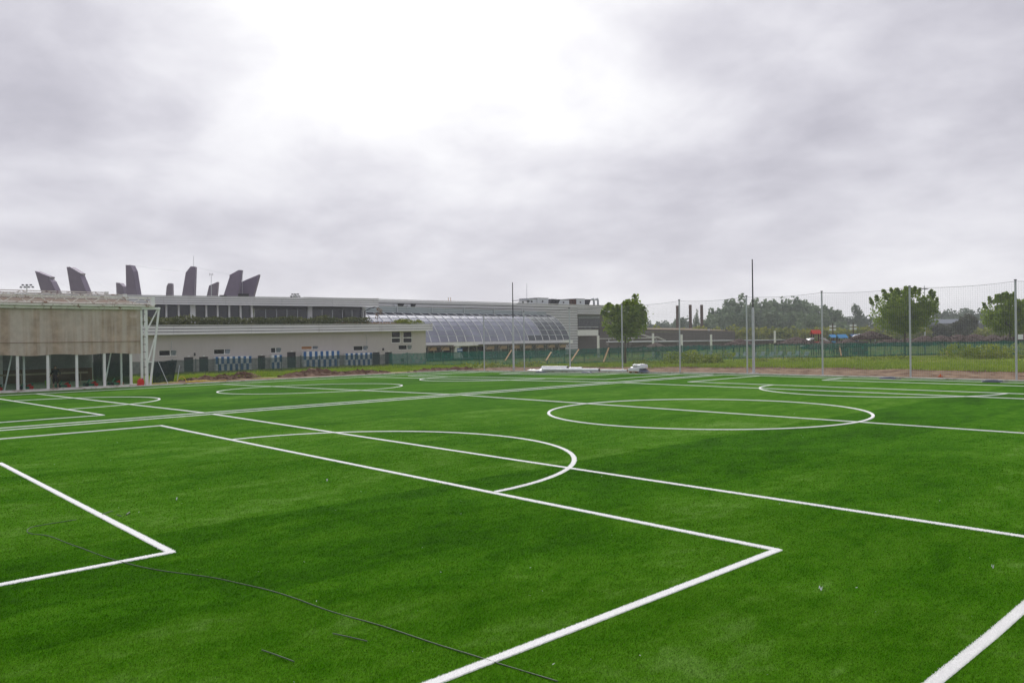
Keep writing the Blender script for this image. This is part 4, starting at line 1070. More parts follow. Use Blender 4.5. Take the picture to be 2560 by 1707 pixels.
plant(1386, 1394, 749, XP, 'dark_steel', 'dark slanted louvre, right one of the middle pair', slant=.9)
plant(1396, 1423, 749.5, XP, 'galv', 'grey ventilation box right of the dark louvres')
plant(1426, 1440, 748, XP, 'rust_post', 'ventilation box with a brown side panel')
plant(1441, 1462, 747.5, XP, 'galv', 'grey ventilation box nearest the bent pipes')
plant(1463, 1472, 749, XP, 'dark_steel', 'dark slanted louvre nearest the bent pipes', slant=.8)
for px, lab in ((1483, 'left of two bent metal exhaust pipes on the roof'), (1493, 'right of two bent metal exhaust pipes on the roof')):
    a = atx(px + 2, 760, XP); zt_ = atx(px, 746, XP).z
    pts = [(XP, a.y, ztop(100)), (XP, a.y, zt_ - .6)] + [(XP, a.y - .42 * (1 - math.cos(k * math.pi / 8)), zt_ - .6 + .5 * math.sin(k * math.pi / 8)) for k in range(1, 8)]
    o = MB().tube(pts, .26, 12, cap=True).build('exhaust_pipe', 'galv', origin=(XP, a.y, ztop(100)), smooth=True); tag(o, lab, 'pipe', 'bent exhaust pipes')
for px, h, lab in ((1121, 744, 'left of two short roof rails left of the masts'), (1127, 743.5, 'right of two short roof rails left of the masts')):
    a = atx(px, 760, XC - 1); o = MB().tube([(a.x, a.y, ztop(100)), (a.x, a.y, atx(px, h, XC - 1).z)], .06, 6).build('roof_rail', 'plank', origin=(a.x, a.y, ztop(100))); tag(o, lab, 'rail', 'roof rails')
o = MB().tube([atd(1317, 756, 190), atd(1317, 708, 190)], [.07, .04], 6).build('flagpole', 'galv', origin=atd(1317, 756, 190)); tag(o, 'thin white pole on the clad hall roof beside the mast', 'pole')
# hoods on the vault parapet roof
for px, w_, lab in ((1001, 12, 'left dark skylight hood behind the glass vault parapet'), (1032, 9, 'right dark skylight hood behind the glass vault parapet')):
    a = atx(px - w_ / 2, 764, XE - 7.5); b = atx(px + w_ / 2, 764, XE - 7.5); z0 = zpar(80)[1] - .05
    h = thing('skylight_hood', lab, 'hood', (a.x, a.y, z0), 'dark skylight hoods')
    MB().hexa([(a.x - 1, a.y, z0), (a.x, a.y, z0), (a.x, b.y, z0), (a.x - 1, b.y, z0), (a.x - 1, a.y + .4, z0 + .62), (a.x, a.y + .4, z0 + .62), (a.x, b.y + .4, z0 + .62), (a.x - 1, b.y + .4, z0 + .62)]).build('hood', 'black', h)
    MB().box((a.x - .9, a.y - .7, z0), (a.x - .1, a.y - .02, z0 + .4)).build('curb', 'galv', h)

# ------------------------------------------------------------------ dark timber building and its stair
XT = -126.0
tb_ = thing('timber_building', 'low dark timber-clad building with planted roof and white stair rails', 'building', (XT, 175, ZB))
YT0, YT1 = YC2 - 2, atx(1838, 840, XT).y
ztim = lambda y: 4.95 + (4.15 - 4.95) * (y - YT0) / (YT1 - YT0)
B('core', (XT - 14, YT0, ZB), (XT - .1, YT1, 4.0), 'wood_clad', tb_)
for k in range(11):
    for s_ in range(4):
        a, b = YT0 + (YT1 - YT0) * s_ / 4 + .02, YT0 + (YT1 - YT0) * (s_ + 1) / 4 - .02
        f0, f1 = k / 11, (k + .76) / 11
        MB().hexa([(XT - .09, a, ZB + (ztim(a) - ZB) * f0), (XT, a, ZB + (ztim(a) - ZB) * f0), (XT, b, ZB + (ztim(b) - ZB) * f0), (XT - .09, b, ZB + (ztim(b) - ZB) * f0),
                   (XT - .09, a, ZB + (ztim(a) - ZB) * f1), (XT - .05, a, ZB + (ztim(a) - ZB) * f1), (XT - .05, b, ZB + (ztim(b) - ZB) * f1), (XT - .09, b, ZB + (ztim(b) - ZB) * f1)]).build('weatherboard', 'wood_clad', tb_)
MB().hexa([(XT - 14, YT0, 4.5), (XT - .05, YT0, ztim(YT0)), (XT - .05, YT1, ztim(YT1)), (XT - 14, YT1, 4.5), (XT - 14, YT0, 5.6), (XT - .05, YT0, ztim(YT0) + .12), (XT - .05, YT1, ztim(YT1) + .12), (XT - 14, YT1, 5.3)]).build('planted_roof', 'dry_roof', tb_)
for px, py0, w_ in ((1774, 820, 5), (1818, 823, 6)):
    a = atx(px, 828, XT - 1.5); h = atx(px, py0, XT - 1.5).z; hw = w_ / FPX * 215 / 2
    c_ = B('roof_vent', (a.x - .4, a.y - hw, 3.9), (a.x, a.y + hw, h - .25), 'white_paint' if px < 1800 else 'dark_steel', tb_); B('cowl', (a.x - .5, a.y - hw - .12, h - .22), (a.x + .1, a.y + hw + .12, h), 'dark_steel', c_)
# stair rails on the terrace
def rail(pp, r_=.06): MB().tube([atx(a, b, XT + 3) for a, b in pp], r_, 6).build('stair_rail', 'white_paint', tb_)
rail([(1596, 833), (1617, 841.5), (1640, 842), (1660, 850.5)]); rail([(1602, 833), (1622, 841.2), (1646, 842), (1664, 850.5)]); rail([(1494, 846.8), (1590, 845.5), (1640, 844.2)])
for px in (1522, 1582, 1640): MB().tube([atx(px, 846, XT + 3), atx(px, 853, XT + 3)], .05, 6).build('rail_post', 'white_paint', tb_)
# rusty pylons behind
for px, py0, lab in ((1694.5, 764, 'rusty steel column partly hidden by a net post'), (1726.5, 762, 'rusty steel column, middle of three behind the timber building'), (1755, 762, 'rusty steel column, rightmost of three behind the timber building')):
    a = atd(px, 835, 262); tz = atd(px, py0, 262)
    o = thing('steel_column', lab, 'column', (a.x, a.y, ZB), 'rusty columns behind the timber building')
    MB().box((a.x - .36, a.y - .36, ZB), (a.x + .36, a.y + .36, tz.z)).build('shaft', 'rust_post', o)
    B('base_plate', (a.x - .7, a.y - .7, ZB), (a.x + .7, a.y + .7, ZB + 1.2), 'kerb', o)
    for k in range(6): B('band', (a.x - .40, a.y - .40, ZB + 2 + k * 1.9), (a.x + .40, a.y + .40, ZB + 2.15 + k * 1.9), 'dark_steel', o)

# ------------------------------------------------------------------ net fence along the far edge
nf = thing('net_fence', 'tall ball-stop net on slim grey posts along the far turf edge', 'fence', (-38, 54.3, -.1))
PX = [-62.72, -56.62, -50.42, -44.14, -38.08, -31.92, -25.96, -20.01, -13.97, -7.9, -1.8]
YN = 54.3
topz = lambda x: 6.0 + .004 * (x + 14) if x > -40 else 5.9 + .018 * (x + 40)
for x in PX:
    MB().tube([(x, YN, zt(x) - .1), (x, YN, topz(x))], .058, 10).build('post', 'galv', nf)
    B('post_cap', (x - .065, YN - .065, topz(x)), (x + .065, YN + .065, topz(x) + .05), 'dark_steel', nf)
cell = .132
for a, b in zip(PX[:-1], PX[1:]):
    mb = MB(); yn = YN - .07
    def topc(x):
        k = (x - a) / (b - a); return topz(a) + (topz(b) - topz(a)) * k - .08 - .13 * 4 * k * (1 - k)
    n = int((b - a) / cell)
    def strand(p0, p1, r_=.0026): mb.beam(p0, p1, r_ * 2)
    for i in range(n + 1):
        x = a + .05 + (b - a - .1) * i / n
        strand((x, yn, zt(x) + .05), (x, yn, topc(x)))
    zz = zt((a + b) / 2) + .08
    while zz < topc((a + b) / 2) + .22:
        # strands above the sagging top run only where the net reaches
        if zz < topc((a + b) / 2): strand((a + .03, yn + .003, zz), (b - .03, yn + .003, zz))
        zz += cell
    mb.build('net', 'rope', nf)
    MB().tube([(a + (b - a) * k / 10, yn, topc(a + (b - a) * k / 10) + .01) for k in range(11)], .009, 5).build('head_rope', 'cable_dark', nf)
B('junction_box', (-13.84 + .0, YN - .12, 2.45), (-13.60, YN + .02, 2.75), 'white_paint', nf)

for mx, my, lab in ((-59.58, 55.6, 'tall light mast without lamps left of the corner net post'), (-32.19, 55.7, 'tallest light mast without lamps in front of the far wood')):
    z0 = zt(mx) - .1
    M_ = thing('mast', lab, 'mast', (mx, my, z0), 'lamp masts behind the net')
    MB().tube([(mx, my, z0), (mx, my, 4.9), (mx, my, 5.1)], [.115, .10, .062], 12).build('lower_shaft', 'galv', M_)
    MB().tube([(mx, my, 5.1), (mx, my, 8.85 if mx > -40 else 8.75)], [.06, .042], 10).build('upper_shaft', 'dark_steel', M_)  # same pole as below; its silhouette against the sky is painted dark
    B('base_plate', (mx - .28, my - .28, z0), (mx + .28, my + .28, z0 + .12), 'kerb', M_)

# ------------------------------------------------------------------ green screened fences
def screen_fence(name, label, pth, top, mt, step=2.6, hgt=1.85):
    F = thing(name, label, 'fence', (*pth[0], -.6)); pts = []
    for (x0, y0), (x1, y1) in zip(pth[:-1], pth[1:]):
        L = math.hypot(x1 - x0, y1 - y0); n = max(1, round(L / step)); pts += [(x0 + (x1 - x0) * i / n, y0 + (y1 - y0) * i / n) for i in range(n)]
    pts.append(pth[-1]); nP = len(pts)
    tz = [top(i / (nP - 1)) + random.uniform(-.05, .05) for i in range(nP)]
    for (x, y), z in zip(pts, tz): MB().tube([(x, y, z - hgt - .3), (x, y, z + .06)], .042, 6).build('post', 'post_green', F)
    for i in range(nP - 1):
        (x0, y0), (x1, y1) = pts[i], pts[i + 1]; d = V(y1 - y0, x0 - x1, 0).normalized(); mb = MB()
        for j in range(6):
            for k in range(7):
                u = k / 6; wv = j / 5; zz = tz[i] + (tz[i + 1] - tz[i]) * u
                sag = -.10 * 4 * u * (1 - u) * random.uniform(.3, 1) * wv
                off = d * (.04 + .05 * mnoise.noise(V(i * 3.1 + u * 3, wv * 2.5, 2)))
                mb.v.append((x0 + (x1 - x0) * u + off.x, y0 + (y1 - y0) * u + off.y, zz - hgt * (1 - wv) + sag))
        mb.f = [(j * 7 + k, j * 7 + k + 1, (j + 1) * 7 + k + 1, (j + 1) * 7 + k) for j in range(5) for k in range(6)]
        mb.build('screen_panel', mt, F, smooth=True)
        MB().tube([(x0, y0, tz[i] - .9), (x1, y1, tz[i + 1] - .9)], .012, 4).build('rail_wire', 'dark_steel', F)
    return F, pts
screen_fence('mesh_fence', 'fence hung with dark grey-green shade mesh in front of the pavilion', [(-92, 22), (-92, 62)], lambda k: 1.08, 'shade_dark', 2.7)
screen_fence('mesh_fence', 'long fence hung with teal-green shade mesh behind the net fence', [(-92, 62.2), (-82.5, 70.5), (-72.5, 77.0), (-62.5, 89.5), (-53.8, 105.5), (-43, 119.5), (-31, 125), (-14, 128)],
             lambda k: 1.10 + .52 * min(1, k * 2.6) , 'shade_green', 2.6, 1.95)
# leaning planks
for i, (a, b, lab) in enumerate((((1263, 901), (1279, 875), 'leaning wooden prop left of the tall corner mast base'), ((1365, 901), (1378, 880), 'short leaning wooden prop above the white pipes'), ((1428, 902), (1447, 873), 'leaning wooden prop behind the net post over the pipes'),
                              ((1508.6, 904.6), (1522, 869), 'steep wooden prop left of the small round tree'), ((2103, 889), (2098, 861.6), 'thin wooden prop below the blue roofs'), ((2373, 895), (2356, 860), 'wooden prop leaning left near the right end of the mesh fence'))):
    D0, D1 = 99, 101.5
    if i >= 4: D0, D1 = 110, 112.5
    if i == 0: D0, D1 = 103, 105
    o = MB().beam(atd(*a, D0), atd(*b, D1), .17, .06).build('plank', 'plank', origin=atd(*a, D0)); tag(o, lab, 'plank', 'wooden props against the mesh fence')

# ------------------------------------------------------------------ things at the far edge of the turf
def on(px, py, X=None): return None
# white pipes on the kerb
def pipe(p0, p1, r_, lab, mt='sheet_plastic'):
    mid = (V(*p0) + V(*p1)) / 2
    o = thing('pipe', lab, 'pipe', mid, 'white pipes lying on the kerb')
    MB().tube([p0, p1], r_, 14).build('barrel', mt, o, smooth=False)
    MB().tube([V(*p1) + (V(*p1) - V(*p0)).normalized() * .01, V(*p1) + (V(*p1) - V(*p0)).normalized() * .02], r_ * .82, 12).build('bore_shade', 'dark_steel', o)  # dark disc on the capped end paints the shade inside the bore
zk = lambda x: zt(x) + .09
pipe((-52.9, 53.1, zk(-52.9) + .14), (-46.0, 53.3, zk(-46) + .13), .14, 'longest white pipe lying on the far kerb')
pipe((-53.6, 53.75, zk(-53) + .28), (-50.2, 53.7, zk(-50) + .30), .16, 'thick white pipe with brown end behind the longest one')
pipe((-50.0, 53.8, zk(-50) + .20), (-48.4, 53.75, zk(-48) + .20), .16, 'short white pipe piece right behind the longest one')
pipe((-45.7, 53.2, zk(-45) + .10), (-42.8, 53.25, zk(-43) + .10), .09, 'thin white pipe between the long pipe and the covered pallet')
ws = MB()
for j in range(6):
    for i in range(14):
        x = -55.0 + 2.4 * i / 13; y = 53.0 + .9 * j / 5; ws.v.append((x, y, zk(x) + .05 + .22 * max(0, mnoise.noise(V(x * 2.2, y * 3, 1)) + .25) * math.sin(math.pi * j / 5) ** .5))
ws.f = [(j * 14 + i, j * 14 + i + 1, (j + 1) * 14 + i + 1, (j + 1) * 14 + i) for j in range(5) for i in range(13)]
so_ = ws.build('plastic_sheet', 'sheet_plastic', origin=(-53.8, 53.4, zk(-54)), smooth=True); tag(so_, 'crumpled white plastic sheet at the left end of the pipes', 'sheet')
# covered pallet
pc = V(-41.6, 53.3, zt(-41.6))
pt = thing('covered_pallet', 'pallet load wrapped in crumpled white plastic at the far kerb', 'pallet', pc)
for dx in (-.62, 0, .62):
    for dy in (-.3, .3): B('foot', (pc.x + dx - .08, pc.y + dy - .08, pc.z + .0), (pc.x + dx + .08, pc.y + dy + .08, pc.z + .13), 'orange_wood', pt)
for k in range(5): B('slat', (pc.x - .75, pc.y - .45 + .2 * k, pc.z + .13), (pc.x + .75, pc.y - .31 + .2 * k, pc.z + .16), 'plank', pt)
def lump(c, r, seed, n=16, m_=9, amp=.22):
    mb = MB()
    for j in range(m_ + 1):
        th = math.pi * .5 * j / m_
        for i in range(n):
            a = 2 * math.pi * i / n; d = V(math.cos(a) * math.cos(th), math.sin(a) * math.cos(th), math.sin(th))
            f = 1 + amp * mnoise.noise(d * 2.3 + V(seed, 0, 0)) + amp * .5 * mnoise.noise(d * 6 + V(seed, 3, 0))
            sqx = abs(d.x) ** .6 * math.copysign(1, d.x); sqy = abs(d.y) ** .6 * math.copysign(1, d.y)
            mb.v.append((c[0] + r[0] * sqx * f, c[1] + r[1] * sqy * f, c[2] + r[2] * d.z ** .7 * f))
    mb.f = [(j * n + i, j * n + (i + 1) % n, (j + 1) * n + (i + 1) % n, (j + 1) * n + i) for j in range(m_) for i in range(n)]
    return mb
lump((pc.x - .1, pc.y, pc.z + .16), (.74, .48, .36), 1).build('wrapping', 'sheet_plastic', pt, smooth=True)
lump((pc.x + .42, pc.y - .02, pc.z + .40), (.38, .42, .36), 7, amp=.3).build('wrapping', 'sheet_plastic', pt, smooth=True)
lump((pc.x - .12, pc.y, pc.z + .58), (.42, .3, .16), 4).build('sack', 'sheet_plastic', pt, smooth=True)
MB().hexa([(pc.x + .45, pc.y - .55, pc.z + .10), (pc.x + 1.0, pc.y - .5, pc.z + .06), (pc.x + 1.0, pc.y + .3, pc.z + .06), (pc.x + .5, pc.y + .3, pc.z + .3), (pc.x + .48, pc.y - .45, pc.z + .42), (pc.x + .9, pc.y - .42, pc.z + .14), (pc.x + .9, pc.y + .3, pc.z + .14), (pc.x + .5, pc.y + .3, pc.z + .42)]).build('flap', 'grey_plastic', pt)
# dark weights on the far line
for px, py, w_, lab in ((1352, 931, 1.2, 'dark grey bag on the turf left of the white pipes'), (1467, 932.5, 1.1, 'dark grey bag on the turf in front of the longest pipe'), (2220, 947.5, .95, 'flat grey bag on the far line near the middle net post'), (2480, 955.5, 1.1, 'flat grey bag on the far line at the right edge')):
    q = atz(px, py, zt(-50) if px < 1600 else 0.)
    for _ in range(2): q = atz(px, py, zt(q.x))
    o = thing('bag', lab, 'bag', q, 'grey bags along the far line')
    lump((q.x, q.y, q.z + .008), (w_ / 2, .22, .15), px * .1, amp=.25).build('sack', 'grey_plastic', o, smooth=True)
    MB().tube([q + V(w_ / 2 - .05, 0, .05), q + V(w_ / 2 + .15, .02, .04), q + V(w_ / 2 + .3, .1, .02)], .025, 6).build('tie', 'cable_dark', o)
q = atz(2351, 941, .0)
o = MB().tube([(q.x, q.y, -.03), (q.x, q.y, .16)], [.10, .03], 10).box((q.x - .12, q.y - .12, -.02), (q.x + .12, q.y + .12, .03)).build('marker_cone', 'orange', origin=q); tag(o, 'small orange marker on the earth behind the net', 'cone')

# earth heaps left, along the kerb
def heap(px, py, w_, d_, h_, seed, lab):
    q = V(0, 0, 0); q = atz(px, py, -.55)
    mb = MB(); n, m_ = 44, 22
    for j in range(m_ + 1):
        for i in range(n + 1):
            u, v_ = i / n * 2 - 1, j / m_ * 2 - 1
            rr = min(1, math.hypot(u, v_)); f = (1 - rr * rr) ** .8
            hh = h_ * f * (.8 + .8 * mnoise.noise(V(u * 2.6 + seed, v_ * 2.2, 0)) + .6 * mnoise.noise(V(u * 7 + seed, v_ * 6, 1)) + .5 * mnoise.noise(V(u * 16, v_ * 15, seed)))
            x, y = q.x + v_ * d_, q.y + u * w_
            mb.v.append((x, y, gz(x, y) + max(-.05, hh) - .04 + (-.2 if rr >= 1 else 0)))
    mb.f = [(j * (n + 1) + i, j * (n + 1) + i + 1, (j + 1) * (n + 1) + i + 1, (j + 1) * (n + 1) + i) for j in range(m_) for i in range(n)]
    H = thing('earth_heap', lab, 'heap', (q.x, q.y, gz(q.x, q.y)), 'heaps of dug earth')
    mb.build('mound', 'soil', H, smooth=False)
    for k in range(26):
        a = random.uniform(0, 6.28); r_ = random.uniform(.4, 1.05); x, y = q.x + d_ * r_ * math.cos(a), q.y + w_ * r_ * math.sin(a); s_ = random.uniform(.08, .22)
        lump((x, y, gz(x, y) - .02 + h_ * max(0, 1 - r_ * r_) * .8), (s_, s_, s_ * .8), k * 3.3, 7, 3, .5).build('clod', 'soil', H)
heap(530, 949, 3.4, 2.2, .38, 1, 'left brown earth heap behind the kerb near the hall')
heap(590, 944, 2.6, 2.2, .48, 5, 'brown earth heap with a peak right beside the left one')
heap(790, 938, 4.2, 2.4, .52, 9, 'middle brown earth heap in front of the lockers')
heap(905, 934, 3.4, 2.0, .36, 14, 'low brown earth heap in front of the right pavilion doors')
heap(1120, 926, 5.0, 2.0, .34, 21, 'long low brown earth heap left of the net corner')

# rough grass and weeds beyond the kerbs
def grass_patch(n, fn, hfn, wd, nm, lab, mt='grass_blade'):
    x, y, z, h = [], [], [], []
    for i in range(n):
        a, b = fn(); x.append(a); y.append(b); z.append(gz(a, b)); h.append(hfn(a, b))
    x, y, z, h = map(np.array, (x, y, z, h))
    v = blades(x, y, h, wd, .5, z - .02)
    tag(np_mesh(nm, v, len(v), 3, mt, None, 'stuff'), lab)
def f_left(): return (-74.5 - abs(random.gauss(0, 8)) if random.random() < .7 else random.uniform(-95, -74.5), random.uniform(23, 66))
grass_patch(26000, f_left, lambda a, b: .34 + .25 * mnoise.noise(V(a * .3, b * .3, 0)), .09, 'rough_grass', 'rough green grass between the earth heaps and the pavilion fence')
def f_back():
    while True:
        x = random.uniform(-90, 5); y = 66.0 + abs(random.gauss(0, 20))
        if y < 128 and y < 66 + (x + 92) * 1.05 + 8 and mnoise.noise(V(x * .2, y * .2, 4)) > -.35: return x, y
grass_patch(46000, f_back, lambda a, b: .30 + .25 * max(0, mnoise.noise(V(a * .15, b * .15, 7))), .11, 'rough_grass', 'rough yellow-green grass between the net fence and the mesh fence')
def weeds(pxs, py, D, n, rx, rz, lab):
    acc = []
    for px in pxs:
        q = atd(px, py, D); z0 = gz(q.x, q.y)
        acc.append(lobes((q.x, q.y, z0 + rz * .5), (rx, 2.0, rz), 12, n, .34))
    cs = np.concatenate(acc); v = leaf_quads(cs, .26)
    tag(np_mesh('weeds', v, len(v), 4, 'leaf_yellowgreen', None, 'stuff'), lab)
weeds([1700, 1735, 1765, 1800], 897, 92, 520, 2.8, 1.25, 'tall yellow-green weeds in front of the mesh fence behind the third net bay')
weeds([2425, 2465, 2500, 2545, 2400], 893, 95, 520, 2.8, 1.35, 'tall yellow-green weeds in front of the mesh fence at the right edge')
weeds([1235, 1190, 1330, 1610, 1900, 2000, 2160, 2230], 905, 97, 200, 2.4, .5, 'low leafy weeds scattered along the mesh fence')

# ------------------------------------------------------------------ trees
def round_tree(px, py, D, rx, rz, zc_, lab, n=7500, shoots=10, mt='leaf_plane', tall=.34, lean=V(0, 0, 0), peaks=()):
    q = atd(px, py, D); z0 = gz(q.x, q.y) - .1
    T = thing('round_tree', lab, 'tree', (q.x, q.y, z0), 'round crowned trees behind the net')
    MB().tube([(q.x, q.y, z0), (q.x + .03, q.y, (z0 + zc_) * .5), (q.x, q.y + .05, zc_)], [.17, .13, .08], 9).build('trunk', 'bark', T, smooth=True)
    mb = MB()
    for k in range(12):
        a = k * 2.4; e = V(rx * .7 * math.cos(a), rx * .7 * math.sin(a), rz * random.uniform(-.1, .8))
        s = V(q.x, q.y, zc_ - rz * .55 + .1 * k * rz * .08); mb.tube([s, s + e * .5 + V(0, 0, .2), s + e], [.06, .035, .015], 5)
    mb.build('branches', 'bark', T)
    # full rounded body: leaf clumps packed through an egg, thinner towards the rim
    cs = [lobes((q.x, q.y, zc_), (rx * .95, rx * .95, rz * .95), 60, int(n * .66), .22, .9)]
    e = rng.normal(size=(int(n * .10), 3)); e /= np.linalg.norm(e, axis=1)[:, None]
    k3 = (rng.uniform(.55, 1.03, (len(e), 1)) ** .5); low = np.where(e[:, 2:3] < 0, 1.08, 1.0)
    cs.append(np.array((q.x, q.y, zc_)) + e * k3 * np.array((rx, rx, rz)) * np.concatenate([np.ones((len(e), 2)), low], 1))
    for k in range(shoots):
        a = random.uniform(0, 6.28); r_ = rx * random.uniform(.05, 1.0); b0 = V(q.x + r_ * math.cos(a), q.y + r_ * math.sin(a), zc_ + rz * math.sqrt(max(.05, 1 - (r_ / rx) ** 2)) * .86)
        L = random.uniform(.5, 1.2) * rz * tall; m_ = int(n * .24 / shoots); t_ = rng.random(m_) ** .8
        w_ = .22 * (1 - t_ * .7)
        cs.append(np.stack([b0.x + rng.normal(0, 1, m_) * w_ + t_ * .3 * math.cos(a) + lean.x * L * t_, b0.y + rng.normal(0, 1, m_) * w_ + t_ * .3 * math.sin(a) + lean.y * L * t_, b0.z + t_ * L], 1))
    for b0x, b0y, b0z, L in peaks:
        b0 = V(q.x, q.y, 0) + _rh * b0x; m_ = 260; t_ = rng.random(m_) ** .9; w_ = .55 * (1 - t_ * .8)
        cs.append(np.stack([b0.x + rng.normal(0, 1, m_) * w_, b0.y + rng.normal(0, 1, m_) * w_, b0z + t_ * L], 1))
    cs = np.concatenate(cs); v = leaf_quads(cs, .33, .5)
    np_mesh('crown', v, len(v), 4, mt, T)
    return T
round_tree(1563, 903, 101, 3.0, 2.35, 4.75, 'small round-crowned tree in front of the clad hall', 9000, 16, peaks=((1.35, 0, 6.4, 2.0), (.4, 0, 6.6, 1.1), (2.4, 0, 5.4, 1.4), (-2.0, 0, 6.3, 1.0)))
round_tree(2262, 885, 116, 4.7, 3.2, 5.9, 'large round-crowned tree behind the net on the right', 17000, 30)
round_tree(2525, 885, 118, 3.9, 2.9, 5.2, 'round-crowned tree cut by the right picture edge', 12000, 22, peaks=((-1.5, 0, 7.2, 1.3),))
# extra low skirt hanging under the small tree
# far wood and nearer shrubs
def wood(name, lab, spec, mt, leaf):
    acc = []
    for px, pytop, D, wpx, kb in spec:
        q = atd(px, 840, D); tz = atd(px, pytop, D).z; r_ = wpx / FPX * D / 2; zb = -1.5
        h = tz - zb
        acc.append(lobes((q.x, q.y, zb + h * .56), (r_, r_, h * .46), 15, kb, .36, .6))
    cs = np.concatenate(acc); v = leaf_quads(cs, leaf, .5)
    return tag(np_mesh(name, v, len(v), 4, mt, None, 'stuff'), lab)
sp_ = []
for px in range(1775, 2110, 13):
    k = (px - 1775) / 335
    top = 752 - 10 * math.sin(math.pi * min(1, k * 1.25)) + 8 * mnoise.noise(V(px * .05, 0, 0)) + (34 * max(0, (px - 2040) / 70)) + 30 * max(0, (1815 - px) / 40)
    sp_.append((px, top, 340 + 25 * mnoise.noise(V(px * .3, 2, 0)), 52, 850)); sp_.append((px + 6, top + 30, 318, 50, 600))
wood('far_wood', 'dense grey-green wood on the skyline right of the timber building', sp_, 'leaf_wood', 1.35)
sp_ = []
for px in range(1480, 1800, 13):
    top = 803 + 7 * mnoise.noise(V(px * .06, 1, 0)) - (12 if 1690 < px < 1720 else 0); sp_.append((px, top, 430, 40, 330))
for px in range(2090, 2330, 12):
    top = 792 + 9 * mnoise.noise(V(px * .07, 4, 0)) - 12 * math.exp(-((px - 2140) / 22) ** 2); sp_.append((px, top, 380, 42, 380))
for px in range(2330, 2720, 12):
    top = 771 + 4 * mnoise.noise(V(px * .07, 8, 0)); sp_.append((px, top, 420, 46, 430)); sp_.append((px, top + 22, 380, 46, 300))
wood('far_wood', 'pale hazy line of distant trees along the horizon', sp_, 'leaf_far', 1.3)
sp_ = []
for px in range(1640, 2700, 15):
    top = 818 + 9 * mnoise.noise(V(px * .045, 9, 0)) ; sp_.append((px, top, 238 + 20 * mnoise.noise(V(px * .2, 5, 0)), 46, 420))
wood('shrub_belt', 'belt of yellow-green bushes below the distant trees', sp_, 'leaf_bush', .85)
def mid_tree(px, top, D, wpx, lab, mt, n=1600, leaf=.8, kb=18):
    q = atd(px, 840, D); tz = atd(px, top, D).z; r_ = wpx / FPX * D / 2; z0 = -1.0; h = tz - z0
    T = thing('tree', lab, 'tree', (q.x, q.y, z0)); MB().tube([(q.x, q.y, z0), (q.x, q.y, z0 + h * .6)], [.3, .12], 7).build('trunk', 'bark', T)
    cs = lobes((q.x, q.y, z0 + h * .58), (r_, r_, h * .44), kb, n, .32, .6); v = leaf_quads(cs, leaf, .5); np_mesh('crown', v, len(v), 4, mt, T)
mid_tree(2025, 781, 285, 62, 'dark rounded tree in front of the far wood near the red roof', 'leaf_wood')
mid_tree(2140, 764, 360, 34, 'tall pale feathery tree left of the large round tree', 'leaf_far')
mid_tree(2412, 787, 225, 84, 'purplish-brown rounded tree between the two right trees', 'leaf_purple')
mid_tree(2360, 803, 232, 60, 'dull olive bush beside the purplish tree', 'leaf_purple')
mid_tree(1698, 786, 330, 36, 'slim tree behind the rusty columns on the left', 'leaf_far')
mid_tree(1742, 780, 360, 20, 'thin pale poplar between two rusty columns', 'leaf_far', 700)
# grey roof far behind, right
a = atd(2395, 797, 330)
gb = thing('far_shed', 'long low grey shed roof far behind the purplish tree', 'building', (a.x, a.y, -1))
for nm, z0, z1, mt in (('wall', -1, a.z - 1.8, 'fascia_dark'), ('roof', a.z - 1.8, a.z, 'far_roof')):
    p0, p1 = atd(2352, 800, 330), atd(2460, 795, 330); d = FWD.copy(); d.z = 0
    e = 0 if nm == 'wall' else 6
    MB().hexa([V(p0.x, p0.y, z0), V(p1.x, p1.y, z0), V(p1.x, p1.y, z0) + d * 14, V(p0.x, p0.y, z0) + d * 14, V(p0.x, p0.y, z1) + d * e, V(p1.x, p1.y, z1) + d * e, V(p1.x, p1.y, z1) + d * 14, V(p0.x, p0.y, z1) + d * 14]).build(nm, mt, gb)
# street lamp mast
a = atd(2311, 714, 150); b_ = V(a.x, a.y, -1)
sl_ = thing('lamp_mast', 'tall slim lamp mast with a ring of lamps behind the large round tree', 'lamp', b_)
MB().tube([b_, a], [.16, .07], 8).build('mast', 'galv', sl_)
rp = [a + V(.45 * math.cos(k * .524), .45 * math.sin(k * .524), -.62) for k in range(13)]
MB().tube(rp, .07, 6).build('ring', 'dark_steel', sl_)
for k in range(4):
    c_ = a + V(.55 * math.cos(k * 1.57), .55 * math.sin(k * 1.57), -.66); MB().hexa([c_ + V(-.16, -.16, -.06), c_ + V(.16, -.16, -.06), c_ + V(.16, .16, -.06), c_ + V(-.16, .16, -.06), c_ + V(-.1, -.1, .08), c_ + V(.1, -.1, .08), c_ + V(.1, .1, .08), c_ + V(-.1, .1, .08)]).build('lamp_head', 'dark_steel', sl_)

